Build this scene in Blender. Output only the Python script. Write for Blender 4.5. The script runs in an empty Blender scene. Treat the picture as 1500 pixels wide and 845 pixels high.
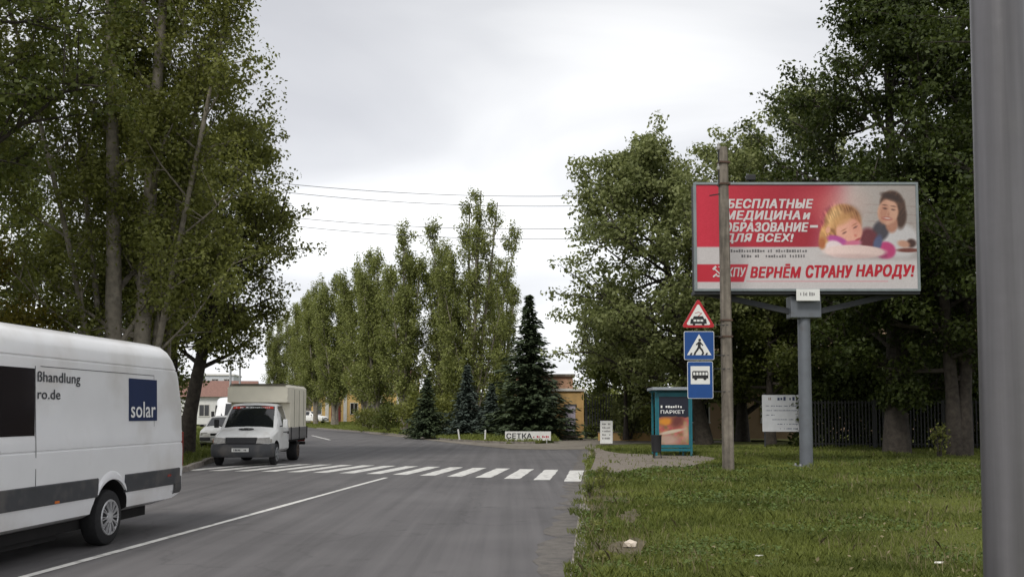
import bpy, bmesh, math, random
import numpy as np
from mathutils import Vector, Matrix

R = math.radians
random.seed(7)
RNG = np.random.default_rng(11)
scene = bpy.context.scene
COL = scene.collection

# ------------------------------------------------------------------ camera
cam_data = bpy.data.cameras.new("camera")
cam_data.sensor_width = 36.0
cam_data.lens = 34.8
cam_data.shift_y = 0.0607
cam_data.clip_start = 0.05
cam_data.clip_end = 3000.0
cam = bpy.data.objects.new("camera", cam_data)
COL.objects.link(cam)
cam.location = (0.0, 0.0, 1.65)
cam.rotation_euler = (R(90 + 3.571), 0, 0)
scene.camera = cam

# ------------------------------------------------------------------ sky and sun
SUN_EL, SUN_AZ = 48.0, 202.0          # azimuth clockwise from +Y: behind the camera, to the left
world = bpy.data.worlds.new("World")
scene.world = world
world.use_nodes = True
wn, wl = world.node_tree.nodes, world.node_tree.links
wn.clear()
w_out = wn.new("ShaderNodeOutputWorld")
w_bg = wn.new("ShaderNodeBackground")
w_bg.inputs["Strength"].default_value = 0.1
w_sky = wn.new("ShaderNodeTexSky")
w_sky.sky_type = 'NISHITA'
w_sky.sun_disc = False
w_sky.sun_elevation = R(SUN_EL)
w_sky.sun_rotation = R(SUN_AZ)
w_tc = wn.new("ShaderNodeTexCoord")
w_sep = wn.new("ShaderNodeSeparateXYZ")
wl.new(w_tc.outputs["Generated"], w_sep.inputs[0])
def wmath(op, a, b=None, c=None):
    n = wn.new("ShaderNodeMath"); n.operation = op
    for i, v in enumerate((a, b, c)):
        if v is None: continue
        if isinstance(v, (int, float)): n.inputs[i].default_value = v
        else: wl.new(v, n.inputs[i])
    return n.outputs[0]
zz = wmath('ADD', wmath('MAXIMUM', w_sep.outputs["Z"], 0.0), 0.22)
w_com = wn.new("ShaderNodeCombineXYZ")
wl.new(wmath('DIVIDE', w_sep.outputs["X"], zz), w_com.inputs[0])
wl.new(wmath('DIVIDE', w_sep.outputs["Y"], zz), w_com.inputs[1])
w_map = wn.new("ShaderNodeMapping")
w_map.inputs["Location"].default_value = (5.5, 2.1, 0.0)
w_map.inputs["Rotation"].default_value = (0, 0, R(14))
w_map.inputs["Scale"].default_value = (0.75, 1.0, 1.0)
wl.new(w_com.outputs[0], w_map.inputs[0])
w_n1 = wn.new("ShaderNodeTexNoise")
w_n1.inputs["Scale"].default_value = 1.5
w_n1.inputs["Detail"].default_value = 7.0
w_n1.inputs["Roughness"].default_value = 0.42
w_n1.inputs["Distortion"].default_value = 0.5
wl.new(w_map.outputs[0], w_n1.inputs["Vector"])
w_r = wn.new("ShaderNodeValToRGB")
e = w_r.color_ramp.elements
e[0].position, e[0].color = 0.36, (0.62, 0.625, 0.655, 1)
e[1].position, e[1].color = 0.69, (1.0, 1.0, 1.0, 1)
m = e.new(0.50); m.color = (0.75, 0.755, 0.775, 1)
wl.new(w_n1.outputs["Fac"], w_r.inputs[0])
# the cloud layer thins and brightens towards the horizon on every side alike
hz = wn.new("ShaderNodeMapRange")
hz.inputs["From Min"].default_value = 0.02; hz.inputs["From Max"].default_value = 0.42
hz.inputs["To Min"].default_value = 9.2; hz.inputs["To Max"].default_value = 6.6
wl.new(w_sep.outputs["Z"], hz.inputs[0])
w_sc = wn.new("ShaderNodeVectorMath"); w_sc.operation = 'SCALE'
wl.new(w_r.outputs[0], w_sc.inputs[0]); wl.new(hz.outputs[0], w_sc.inputs["Scale"])
w_mix = wn.new("ShaderNodeMix"); w_mix.data_type = 'RGBA'
w_mix.inputs[0].default_value = 0.93
wl.new(w_sky.outputs[0], w_mix.inputs[6]); wl.new(w_sc.outputs[0], w_mix.inputs[7])
wl.new(w_mix.outputs[2], w_bg.inputs["Color"])
wl.new(w_bg.outputs[0], w_out.inputs[0])

sun_d = bpy.data.lights.new("sun", 'SUN')
sun_d.energy = 1.5
sun_d.angle = R(14)
sun_d.color = (1.0, 0.965, 0.90)
sun = bpy.data.objects.new("sun", sun_d)
COL.objects.link(sun)
sdir = Vector((math.sin(R(SUN_AZ)) * math.cos(R(SUN_EL)), math.cos(R(SUN_AZ)) * math.cos(R(SUN_EL)), math.sin(R(SUN_EL))))
sun.rotation_euler = sdir.to_track_quat('Z', 'Y').to_euler()
sun.location = (-20, -20, 40)

scene.view_settings.view_transform = 'Standard'
scene.view_settings.look = 'None'
scene.view_settings.exposure = 0.65
scene.view_settings.gamma = 1.0
scene.view_settings.use_curve_mapping = False
scene.render.engine = 'CYCLES'
scene.cycles.max_bounces = 6
scene.cycles.transparent_max_bounces = 6
scene.cycles.use_denoising = True

# ------------------------------------------------------------------ materials
def s2l(c):
    return tuple(((v / 255.0) / 12.92 if v / 255.0 <= 0.04045 else ((v / 255.0 + 0.055) / 1.055) ** 2.4) for v in c)

MATS = {}
def M(name, col, rough=0.7, metal=0.0, var=0.25, scale=3.0, bump=0.0, bscale=40.0, spec=0.4, coat=0.0, dirt=None):
    """procedural surface: base colour broken up by two noises, optional fine relief"""
    if name in MATS: return MATS[name]
    mt = bpy.data.materials.new(name); mt.use_nodes = True
    n, l = mt.node_tree.nodes, mt.node_tree.links
    b = n["Principled BSDF"]
    b.inputs["Roughness"].default_value = rough
    b.inputs["Metallic"].default_value = metal
    b.inputs["Specular IOR Level"].default_value = spec
    b.inputs["Coat Weight"].default_value = coat
    tc = n.new("ShaderNodeTexCoord")
    nz = n.new("ShaderNodeTexNoise"); nz.inputs["Scale"].default_value = scale
    nz.inputs["Detail"].default_value = 6; nz.inputs["Roughness"].default_value = 0.6
    l.new(tc.outputs["Object"], nz.inputs["Vector"])
    rp = n.new("ShaderNodeValToRGB")
    dk = tuple(max(0, c * (1 - var)) for c in col); lt = tuple(min(1, c * (1 + var * 0.6)) for c in col)
    rp.color_ramp.elements[0].position = 0.3; rp.color_ramp.elements[0].color = (*dk, 1)
    rp.color_ramp.elements[1].position = 0.7; rp.color_ramp.elements[1].color = (*lt, 1)
    l.new(nz.outputs["Fac"], rp.inputs[0])
    out = rp.outputs[0]
    if dirt:
        nd = n.new("ShaderNodeTexNoise"); nd.inputs["Scale"].default_value = dirt[1]; nd.inputs["Detail"].default_value = 8
        l.new(tc.outputs["Object"], nd.inputs["Vector"])
        rd = n.new("ShaderNodeValToRGB")
        rd.color_ramp.elements[0].position = dirt[2]; rd.color_ramp.elements[0].color = (0, 0, 0, 1)
        rd.color_ramp.elements[1].position = min(1, dirt[2] + 0.2); rd.color_ramp.elements[1].color = (dirt[3], dirt[3], dirt[3], 1)
        l.new(nd.outputs["Fac"], rd.inputs[0])
        mx = n.new("ShaderNodeMix"); mx.data_type = 'RGBA'
        l.new(rd.outputs[0], mx.inputs[0]); l.new(out, mx.inputs[6]); mx.inputs[7].default_value = (*dirt[0], 1)
        out = mx.outputs[2]
    l.new(out, b.inputs["Base Color"])
    if bump:
        nb = n.new("ShaderNodeTexNoise"); nb.inputs["Scale"].default_value = bscale; nb.inputs["Detail"].default_value = 5
        l.new(tc.outputs["Object"], nb.inputs["Vector"])
        bp = n.new("ShaderNodeBump"); bp.inputs["Strength"].default_value = bump; bp.inputs["Distance"].default_value = 0.02
        l.new(nb.outputs["Fac"], bp.inputs["Height"]); l.new(bp.outputs[0], b.inputs["Normal"])
    MATS[name] = mt
    return mt

def leaf_mat(name, dark, light, trans=0.3, rough=0.55):
    mt = bpy.data.materials.new(name); mt.use_nodes = True
    n, l = mt.node_tree.nodes, mt.node_tree.links
    b = n["Principled BSDF"]; b.inputs["Roughness"].default_value = rough; b.inputs["Specular IOR Level"].default_value = 0.25
    at = n.new("ShaderNodeAttribute"); at.attribute_name = "tint"
    rp = n.new("ShaderNodeValToRGB")
    rp.color_ramp.elements[0].color = (*dark, 1); rp.color_ramp.elements[1].color = (*light, 1)
    l.new(at.outputs["Fac"], rp.inputs[0]); l.new(rp.outputs[0], b.inputs["Base Color"])
    tr = n.new("ShaderNodeBsdfTranslucent")
    hs = n.new("ShaderNodeHueSaturation"); hs.inputs["Value"].default_value = 1.3; hs.inputs["Saturation"].default_value = 1.1
    l.new(rp.outputs[0], hs.inputs["Color"]); l.new(hs.outputs[0], tr.inputs["Color"])
    mx = n.new("ShaderNodeMixShader"); mx.inputs[0].default_value = trans
    l.new(b.outputs[0], mx.inputs[1]); l.new(tr.outputs[0], mx.inputs[2])
    l.new(mx.outputs[0], n["Material Output"].inputs[0])
    return mt

def paint_mat(name, rough=0.5):
    """printed sheet: colours come from the sheet's own colour attribute"""
    mt = bpy.data.materials.new(name); mt.use_nodes = True
    n, l = mt.node_tree.nodes, mt.node_tree.links
    b = n["Principled BSDF"]; b.inputs["Roughness"].default_value = rough
    at = n.new("ShaderNodeAttribute"); at.attribute_name = "print"
    nz = n.new("ShaderNodeTexNoise"); nz.inputs["Scale"].default_value = 2.0; nz.inputs["Detail"].default_value = 5
    rp = n.new("ShaderNodeValToRGB")
    rp.color_ramp.elements[0].color = (0.86, 0.86, 0.86, 1); rp.color_ramp.elements[1].color = (1, 1, 1, 1)
    l.new(nz.outputs["Fac"], rp.inputs[0])
    mx = n.new("ShaderNodeMix"); mx.data_type = 'RGBA'; mx.blend_type = 'MULTIPLY'; mx.inputs[0].default_value = 1
    l.new(at.outputs["Color"], mx.inputs[6]); l.new(rp.outputs[0], mx.inputs[7])
    l.new(mx.outputs[2], b.inputs["Base Color"])
    return mt

GLASS = M("dark_glass", (0.012, 0.014, 0.016), rough=0.06, var=0.2, spec=0.8)
VANGLASS = M("tinted_glass", (0.016, 0.012, 0.013), rough=0.12, var=0.2, spec=0.5)
RUBBER = M("rubber", (0.018, 0.018, 0.019), rough=0.85, var=0.3, scale=20)
BLACK = M("black_plastic", (0.02, 0.02, 0.022), rough=0.6, var=0.2)
DKGREY = M("grey_plastic", (0.055, 0.057, 0.062), rough=0.65, var=0.2, dirt=((0.16, 0.14, 0.12), 3.0, 0.5, 0.4))
VANWHITE = M("van_paint", (0.80, 0.80, 0.81), rough=0.28, var=0.05, scale=1.2, coat=0.3, dirt=((0.50, 0.465, 0.42), 1.3, 0.47, 0.42))
GAZWHITE = M("truck_paint", (0.80, 0.80, 0.785), rough=0.35, var=0.07, scale=2, dirt=((0.42, 0.38, 0.33), 2.4, 0.5, 0.45))
SILVER = M("silver_hubcap", (0.55, 0.55, 0.56), rough=0.4, metal=0.6, var=0.15, scale=12)
STEEL = M("galvanised_steel", (0.42, 0.43, 0.44), rough=0.5, metal=0.5, var=0.2, scale=6)
POLEGREY = M("pole_paint", (0.135, 0.130, 0.138), rough=0.40, metal=0.25, var=0.14, scale=1.6, bump=0.06, bscale=18, dirt=((0.16, 0.155, 0.15), 5.0, 0.58, 0.45))
REDLIGHT = M("red_lens", (0.22, 0.025, 0.018), rough=0.2, var=0.2)
ORANGE = M("orange_lens", (0.6, 0.16, 0.03), rough=0.25, var=0.2)
HEADLIGHT = M("headlamp_lens", (0.55, 0.54, 0.50), rough=0.15, metal=0.3, var=0.2, scale=10)
PLATE = M("plate_white", (0.6, 0.6, 0.58), rough=0.5, var=0.2)
CONCRETE = M("concrete", (0.185, 0.160, 0.132), rough=0.9, var=0.35, scale=5, bump=0.4, bscale=35, dirt=((0.12, 0.10, 0.085), 3.0, 0.55, 0.6))
KERBC = M("kerb_concrete", (0.26, 0.235, 0.21), rough=0.92, var=0.35, scale=4, bump=0.4, bscale=30, dirt=((0.13, 0.10, 0.075), 2.5, 0.5, 0.7))
BARK = M("bark", (0.115, 0.095, 0.075), rough=0.95, var=0.5, scale=6, bump=0.9, bscale=14)
BARKPALE = M("pale_bark", (0.22, 0.195, 0.16), rough=0.95, var=0.45, scale=5, bump=0.8, bscale=12)
BARKDARK = M("dark_bark", (0.055, 0.046, 0.038), rough=0.95, var=0.5, scale=6, bump=0.9, bscale=14)

def streak_mat(mt, zs=0.12, xy=14.0, amount=0.55):
    """random streaks drawn out down an upright surface, multiplied into its colour"""
    n, l = mt.node_tree.nodes, mt.node_tree.links; b = n["Principled BSDF"]; src = b.inputs["Base Color"].links[0].from_socket
    tc = n.new("ShaderNodeTexCoord"); mp = n.new("ShaderNodeMapping"); mp.inputs["Scale"].default_value = (xy, xy, zs); l.new(tc.outputs["Object"], mp.inputs[0])
    nz = n.new("ShaderNodeTexNoise"); nz.inputs["Scale"].default_value = 2.0; nz.inputs["Detail"].default_value = 6; l.new(mp.outputs[0], nz.inputs["Vector"])
    rp = n.new("ShaderNodeValToRGB"); rp.color_ramp.elements[0].position = .35; rp.color_ramp.elements[0].color = (1 - amount,) * 3 + (1,); rp.color_ramp.elements[1].position = .65; rp.color_ramp.elements[1].color = (1.15,) * 3 + (1,)
    l.new(nz.outputs["Fac"], rp.inputs[0]); mx = n.new("ShaderNodeMix"); mx.data_type = 'RGBA'; mx.blend_type = 'MULTIPLY'; mx.inputs[0].default_value = 1
    l.new(src, mx.inputs[6]); l.new(rp.outputs[0], mx.inputs[7]); l.new(mx.outputs[2], b.inputs["Base Color"])
streak_mat(POLEGREY, 0.22, 6.5, 0.34); streak_mat(CONCRETE, 0.4, 5.0, 0.4)

# ------------------------------------------------------------------ mesh helpers
def link(o, parent=None):
    COL.objects.link(o)
    if parent is not None: o.parent = parent
    return o

def mesh_np(name, verts, faces, mat=None, parent=None, smooth=False, tint=None):
    verts = np.asarray(verts, dtype=np.float32); faces = np.asarray(faces, dtype=np.int32)
    me = bpy.data.meshes.new(name)
    k = faces.shape[1]; nf = len(faces)
    me.vertices.add(len(verts)); me.vertices.foreach_set("co", verts.ravel())
    me.loops.add(nf * k); me.loops.foreach_set("vertex_index", faces.ravel())
    me.polygons.add(nf)
    me.polygons.foreach_set("loop_start", np.arange(0, nf * k, k, dtype=np.int32))
    me.polygons.foreach_set("loop_total", np.full(nf, k, dtype=np.int32))
    if smooth: me.polygons.foreach_set("use_smooth", np.ones(nf, dtype=bool))
    me.update(calc_edges=True)
    if tint is not None:
        a = me.attributes.new("tint", 'FLOAT', 'FACE'); a.data.foreach_set("value", np.asarray(tint, dtype=np.float32))
    if mat: me.materials.append(mat)
    return link(bpy.data.objects.new(name, me), parent)

class MB:
    """collects shapes; build() links them as ONE mesh object"""
    def __init__(s): s.v = []; s.f = []
    def add(s, vs, fs):
        o = len(s.v); s.v += [tuple(p) for p in vs]; s.f += [tuple(i + o for i in f) for f in fs]; return s
    def box(s, c, d, rot=None):
        hx, hy, hz = d[0] / 2, d[1] / 2, d[2] / 2
        vs = [Vector((x * hx, y * hy, z * hz)) for x in (-1, 1) for y in (-1, 1) for z in (-1, 1)]
        if rot is not None: vs = [rot @ p for p in vs]
        c = Vector(c)
        return s.add([p + c for p in vs], [(0, 1, 3, 2), (4, 6, 7, 5), (0, 4, 5, 1), (2, 3, 7, 6), (0, 2, 6, 4), (1, 5, 7, 3)])
    def bar(s, a, b, w, h=None):
        a, b = Vector(a), Vector(b); h = h or w
        d = b - a; q = d.to_track_quat('Z', 'Y').to_matrix()
        return s.box((a + b) / 2, (w, h, d.length), q)
    def tube(s, pts, radii, n=8, cap=True):
        pts = [Vector(p) for p in pts]
        if isinstance(radii, (int, float)): radii = [radii] * len(pts)
        o = []; prev = None
        for i, p in enumerate(pts):
            d = (pts[min(i + 1, len(pts) - 1)] - pts[max(i - 1, 0)]).normalized()
            if prev is None:
                u = d.cross(Vector((0.31, 0.17, 0.93))) if abs(d.z) < 0.9 else d.cross(Vector((0, 1, 0)))
                u.normalize()
            else:
                u = (prev - d * prev.dot(d)).normalized()
            prev = u; w = d.cross(u)
            o += [p + (u * math.cos(2 * math.pi * k / n) + w * math.sin(2 * math.pi * k / n)) * radii[i] for k in range(n)]
        fs = []
        for i in range(len(pts) - 1):
            for k in range(n):
                fs.append((i * n + k, i * n + (k + 1) % n, (i + 1) * n + (k + 1) % n, (i + 1) * n + k))
        if cap:
            fs.append(tuple(reversed(range(n)))); fs.append(tuple(range((len(pts) - 1) * n, len(pts) * n)))
        return s.add(o, fs)
    def lathe(s, prof, c, axis='x', n=28, closed=True):
        """prof: (along, radius)"""
        vs = []
        for (a, r) in prof:
            for k in range(n):
                t = 2 * math.pi * k / n
                p = (a, r * math.cos(t), r * math.sin(t)) if axis == 'x' else ((r * math.cos(t), a, r * math.sin(t)) if axis == 'y' else (r * math.cos(t), r * math.sin(t), a))
                vs.append(Vector(p) + Vector(c))
        fs = []
        for i in range(len(prof) - 1):
            for k in range(n): fs.append((i * n + k, (i + 1) * n + k, (i + 1) * n + (k + 1) % n, i * n + (k + 1) % n))
        if closed:
            fs.append(tuple(range(n))); fs.append(tuple(reversed(range((len(prof) - 1) * n, len(prof) * n))))
        return s.add(vs, fs)
    def loft(s, rings, caps=True):
        n = len(rings[0]); vs = [p for r in rings for p in r]; fs = []
        for i in range(len(rings) - 1):
            for k in range(n): fs.append((i * n + k, i * n + (k + 1) % n, (i + 1) * n + (k + 1) % n, (i + 1) * n + k))
        if caps: fs.append(tuple(reversed(range(n)))); fs.append(tuple(range((len(rings) - 1) * n, len(rings) * n)))
        return s.add(vs, fs)
    def plate(s, pts, O, u, v, t=0.004):
        """flat outline pts (2-D) on the plane O,u,v, thickness t towards u x v"""
        O, u, v = Vector(O), Vector(u), Vector(v); nrm = u.cross(v).normalized() * t
        n = len(pts); a = [O + u * p[0] + v * p[1] for p in pts]
        return s.add(a + [p + nrm for p in a], [tuple(reversed(range(n))), tuple(range(n, 2 * n))] + [(i, (i + 1) % n, n + (i + 1) % n, n + i) for i in range(n)])
    def build(s, name, mat=None, parent=None, smooth=0, fix=True, bevel=0):
        me = bpy.data.meshes.new(name); me.from_pydata(s.v, [], s.f)
        if fix or bevel:
            bm = bmesh.new(); bm.from_mesh(me)
            bmesh.ops.recalc_face_normals(bm, faces=bm.faces)
            if bevel: bmesh.ops.bevel(bm, geom=bm.edges[:], offset=bevel, segments=2, affect='EDGES', profile=0.6)
            bm.to_mesh(me); bm.free()
        if smooth:
            me.polygons.foreach_set("use_smooth", [True] * len(me.polygons)); me.set_sharp_from_angle(angle=R(smooth))
        me.update()
        if mat: me.materials.append(mat)
        return link(bpy.data.objects.new(name, me), parent)

def tag(o, label, cat, group=None, kind=None):
    o["label"] = label
    if cat: o["category"] = cat
    if group: o["group"] = group
    if kind: o["kind"] = kind
    return o
def thing(name, label, cat, loc=(0, 0, 0), rotz=0.0, group=None):
    o = bpy.data.objects.new(name, None); COL.objects.link(o)
    o.empty_display_size = 0.2
    o.location = loc; o.rotation_euler = (0, 0, rotz)
    return tag(o, label, cat, group)
def struct(o, label=None):
    o["kind"] = "structure"
    if label: o["label"] = label
    return o
def dup(root, loc, rotz, label, scale=None):
    def cp(o, par):
        c = o.copy(); COL.objects.link(c); c.parent = par
        if par is not None: c.matrix_parent_inverse = o.matrix_parent_inverse.copy()
        for ch in o.children: cp(ch, c)
        return c
    r = cp(root, None); r.location = loc; r.rotation_euler = (0, 0, rotz); r["label"] = label
    if scale: r.scale = scale
    return r

def text(name, body, O, u, v, w, h, mat, parent, bold=0.0, shear=0.0, depth=0.002):
    """lettering fitted into the box w x h on the plane O (lower left), u, v"""
    c = bpy.data.curves.new("lettering", 'FONT'); c.body = body; c.shear = shear; c.resolution_u = 3; c.space_character = 1.0 + bold * 2.5
    t = bpy.data.objects.new("lettering", c); COL.objects.link(t)
    dg = bpy.context.evaluated_depsgraph_get(); dg.update()
    me = bpy.data.meshes.new_from_object(t.evaluated_get(dg))
    bpy.data.objects.remove(t); bpy.data.curves.remove(c)
    co = np.zeros(len(me.vertices) * 3, dtype=np.float32); me.vertices.foreach_get("co", co); co = co.reshape(-1, 3)
    mn, mxx = co.min(0), co.max(0)
    sx = w / (mxx[0] - mn[0]); sy = h / (mxx[1] - mn[1])
    O, u, v = np.array(O, float), np.array(u, float), np.array(v, float); nn = np.cross(u, v)
    P = O + np.outer((co[:, 0] - mn[0]) * sx, u) + np.outer((co[:, 1] - mn[1]) * sy, v) + nn * depth
    me.vertices.foreach_set("co", P.astype(np.float32).ravel()); me.update()
    bm = bmesh.new(); bm.from_mesh(me)                      # overlapping glyph contours: no two triangles in one plane
    bmesh.ops.split_edges(bm, edges=bm.edges[:]); NV = Vector(nn)
    for q, f in enumerate(bm.faces):
        for vtx in f.verts: vtx.co += NV * (1.2e-5 * (q % 24))
    bm.to_mesh(me); bm.free()
    if bold:                                               # heavier stroke: the outline laid over itself a little to each side
        b_ = bold * sy; bm = bmesh.new()
        for q, (du, dv) in enumerate(((-b_, -b_ * .6), (b_, -b_ * .6), (-b_, b_ * .6), (b_, b_ * .6), (0, 0))):
            k0 = len(bm.verts); bm.from_mesh(me); bm.verts.ensure_lookup_table()
            sh_ = Vector(u * du + v * dv + nn * (0.00035 * q))
            for vtx in bm.verts[k0:]: vtx.co += sh_
        bm.to_mesh(me); bm.free()
    me.name = name; me.materials.clear(); me.materials.append(mat)
    return link(bpy.data.objects.new(name, me), parent)

def scribble(name, O, u, v, w, h, n, mat, parent, seed=0, depth=0.002):
    """print too small to read in the picture: short upright strokes of uneven height"""
    rr = random.Random(seed); b = MB(); O, u, v = Vector(O), Vector(u), Vector(v); nn = u.cross(v)
    x = 0.0; step = w / n
    for i in range(n):
        if rr.random() < 0.13: continue
        hh = h * rr.uniform(0.55, 1.0); ww = step * rr.uniform(0.45, 0.78); y0 = (h - hh) * rr.random() * 0.4
        b.plate([(i * step, y0), (i * step + ww, y0), (i * step + ww, y0 + hh), (i * step, y0 + hh)], O + nn * (depth - 0.001), u, v, 0.001)
    o = b.build(name, mat, parent); o["kind"] = "stuff"
    return o

def print_grid(name, O, u, v, w, h, nx, ny, fn, mat, parent):
    X, Y = np.meshgrid(np.linspace(0, 1, nx), np.linspace(0, 1, ny))
    x, y = X.ravel(), Y.ravel()
    P = np.array(O) + np.outer(x * w, np.array(u)) + np.outer(y * h, np.array(v))
    i = np.arange(nx * ny).reshape(ny, nx)
    F = np.stack([i[:-1, :-1], i[:-1, 1:], i[1:, 1:], i[1:, :-1]], -1).reshape(-1, 4)
    o = mesh_np(name, P, F, mat, parent)
    c = np.clip(fn(x, y), 0, 255) / 255.0
    lin = np.where(c <= 0.04045, c / 12.92, ((c + 0.055) / 1.055) ** 2.4)
    a = o.data.attributes.new("print", 'FLOAT_COLOR', 'POINT')
    a.data.foreach_set("color", np.concatenate([lin, np.ones((len(x), 1))], 1).astype(np.float32).ravel())
    return o

def peel(src, name, cond, mat, parent, off=0.006, shrink=1.0):
    """a pane lying just proud of a body: the body's faces that meet cond"""
    me = src.data; b = MB(); vs = {}; fs = []; nr = {}
    sel = [p for p in me.polygons if cond(p.center, p.normal)]
    if not sel: return None
    for p in sel:
        for vi in p.vertices:
            nr.setdefault(vi, Vector()); nr[vi] += p.normal
    idx = {vi: k for k, vi in enumerate(nr)}
    pts = [me.vertices[vi].co.copy() for vi in nr]
    c = sum(pts, Vector()) / len(pts)
    pts = [c + (p - c) * shrink + nr[vi].normalized() * off for p, vi in zip(pts, nr)]
    b.add(pts, [tuple(idx[vi] for vi in p.vertices) for p in sel])
    return b.build(name, mat, parent, smooth=30, fix=False)

# ------------------------------------------------------------------ ground, road, verges
def road_right(y): return 0.62 + 0.082 * (y - 9.93)
RIGHT = [(road_right(y), y) for y in np.arange(-12, 43.5, 1.0)] + [(3.55, 44.6), (3.9, 46.2), (4.6, 48.4), (5.8, 50.2), (8, 51.2), (14, 52.0), (40, 53.5)]
LEFT = [(-11.4, -12), (-10.7, 0), (-9.9, 10), (-9.1, 20), (-8.95, 25), (-9.15, 28), (-10.1, 33.7), (-11.6, 41), (-14.3, 52), (-18.4, 66), (-25.2, 88), (-33, 108), (-43, 136), (-62, 185), (-90, 250)]
FAR = [(-0.06, 44.7), (-2.5, 51.4), (-6.2, 63), (-11.2, 77), (-20.0, 101), (-28.5, 130), (-46, 176), (-74, 240)]
LAWN_Z = 0.10

def resample(pts, step):
    out = [Vector((*pts[0], 0))]; acc = 0
    for a, b in zip(pts[:-1], pts[1:]):
        a, b = Vector((*a, 0)), Vector((*b, 0)); L = (b - a).length; t = step - acc
        while t <= L:
            out.append(a + (b - a) * (t / L)); t += step
        acc = (acc + L) % step
    return out

def poly_sheet(name, pts, z, mat):
    me = bpy.data.meshes.new(name)
    me.from_pydata([(p[0], p[1], z) for p in pts], [], [tuple(range(len(pts)))])
    bm = bmesh.new(); bm.from_mesh(me); bmesh.ops.triangulate(bm, faces=bm.faces[:])
    bmesh.ops.recalc_face_normals(bm, faces=bm.faces)
    for f in bm.faces:
        if f.normal.z < 0: f.normal_flip()
    bm.to_mesh(me); bm.free(); me.materials.append(mat)
    return struct(link(bpy.data.objects.new(name, me)))

def strip_sheet(name, pts, offs, dirv, mat, jit=0.0):
    """rows of points: pts shifted along dirv by each (offset, z)"""
    V = []; n = len(pts); rr = random.Random(5)
    for (o, z) in offs:
        for p in pts:
            d = dirv(p) if callable(dirv) else dirv
            V.append((p[0] + d[0] * o, p[1] + d[1] * o, z + rr.uniform(-jit, jit)))
    F = []
    for i in range(len(offs) - 1):
        for k in range(n - 1): F.append((i * n + k, i * n + k + 1, (i + 1) * n + k + 1, (i + 1) * n + k))
    o = MB().add(V, F).build(name, mat, smooth=60)
    if o.data.polygons[0].normal.z < 0: o.data.flip_normals()
    return struct(o)

def mat_asphalt():
    mt = bpy.data.materials.new("asphalt"); mt.use_nodes = True
    n, l = mt.node_tree.nodes, mt.node_tree.links; b = n["Principled BSDF"]
    b.inputs["Roughness"].default_value = 0.78; b.inputs["Specular IOR Level"].default_value = 0.35
    tc = n.new("ShaderNodeTexCoord")
    def noise(sc, det, rough, mapscale=None, rot=0.0):
        z = n.new("ShaderNodeTexNoise"); z.inputs["Scale"].default_value = sc; z.inputs["Detail"].default_value = det; z.inputs["Roughness"].default_value = rough
        if mapscale:
            mp = n.new("ShaderNodeMapping"); mp.inputs["Scale"].default_value = mapscale; mp.inputs["Rotation"].default_value = (0, 0, rot)
            l.new(tc.outputs["Object"], mp.inputs[0]); l.new(mp.outputs[0], z.inputs["Vector"])
        else: l.new(tc.outputs["Object"], z.inputs["Vector"])
        return z.outputs["Fac"]
    def ramp(f, p0, c0, p1, c1):
        r = n.new("ShaderNodeValToRGB"); r.color_ramp.elements[0].position = p0; r.color_ramp.elements[0].color = (*c0, 1)
        r.color_ramp.elements[1].position = p1; r.color_ramp.elements[1].color = (*c1, 1); l.new(f, r.inputs[0]); return r.outputs[0]
    def mul(a, c2, f=1.0):
        mx = n.new("ShaderNodeMix"); mx.data_type = 'RGBA'; mx.blend_type = 'MULTIPLY'; mx.inputs[0].default_value = f
        l.new(a, mx.inputs[6]); l.new(c2, mx.inputs[7]); return mx.outputs[2]
    g = (1, 1, 1)
    base = ramp(noise(0.35, 5, 0.55), 0.3, (0.100, 0.095, 0.097), 0.7, (0.134, 0.128, 0.129))
    base = mul(base, ramp(noise(1.0, 5, 0.6, (3.2, 0.05, 1), R(4.7)), 0.32, (0.78,) * 3, 0.62, (1.10,) * 3))     # wheel tracks and streaks along the lane
    base = mul(base, ramp(noise(90, 3, 0.7), 0.3, (0.72,) * 3, 0.7, (1.2,) * 3))                                  # aggregate
    base = mul(base, ramp(noise(0.9, 6, 0.65), 0.60, g, 0.70, (0.74, 0.735, 0.73)))                                # oil and tar blots
    # cracks
    vo = n.new("ShaderNodeTexVoronoi"); vo.feature = 'DISTANCE_TO_EDGE'; vo.inputs["Scale"].default_value = 0.16
    mp = n.new("ShaderNodeMapping"); mp.inputs["Scale"].default_value = (1.0, 0.7, 1)
    dv = n.new("ShaderNodeVectorMath"); dv.operation = 'ADD'
    nz = n.new("ShaderNodeTexNoise"); nz.inputs["Scale"].default_value = 0.8; nz.inputs["Detail"].default_value = 6
    sc = n.new("ShaderNodeVectorMath"); sc.operation = 'SCALE'; sc.inputs["Scale"].default_value = 1.8
    l.new(tc.outputs["Object"], nz.inputs["Vector"]); l.new(nz.outputs["Color"], sc.inputs[0])
    l.new(tc.outputs["Object"], dv.inputs[0]); l.new(sc.outputs[0], dv.inputs[1]); l.new(dv.outputs[0], mp.inputs[0]); l.new(mp.outputs[0], vo.inputs["Vector"])
    base = mul(base, ramp(vo.outputs["Distance"], 0.0, (0.6,) * 3, 0.005, g), 0.5)
    l.new(base, b.inputs["Base Color"])
    bp = n.new("ShaderNodeBump"); bp.inputs["Strength"].default_value = 0.35; bp.inputs["Distance"].default_value = 0.01
    l.new(noise(120, 3, 0.7), bp.inputs["Height"]); l.new(bp.outputs[0], b.inputs["Normal"])
    return mt

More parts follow.
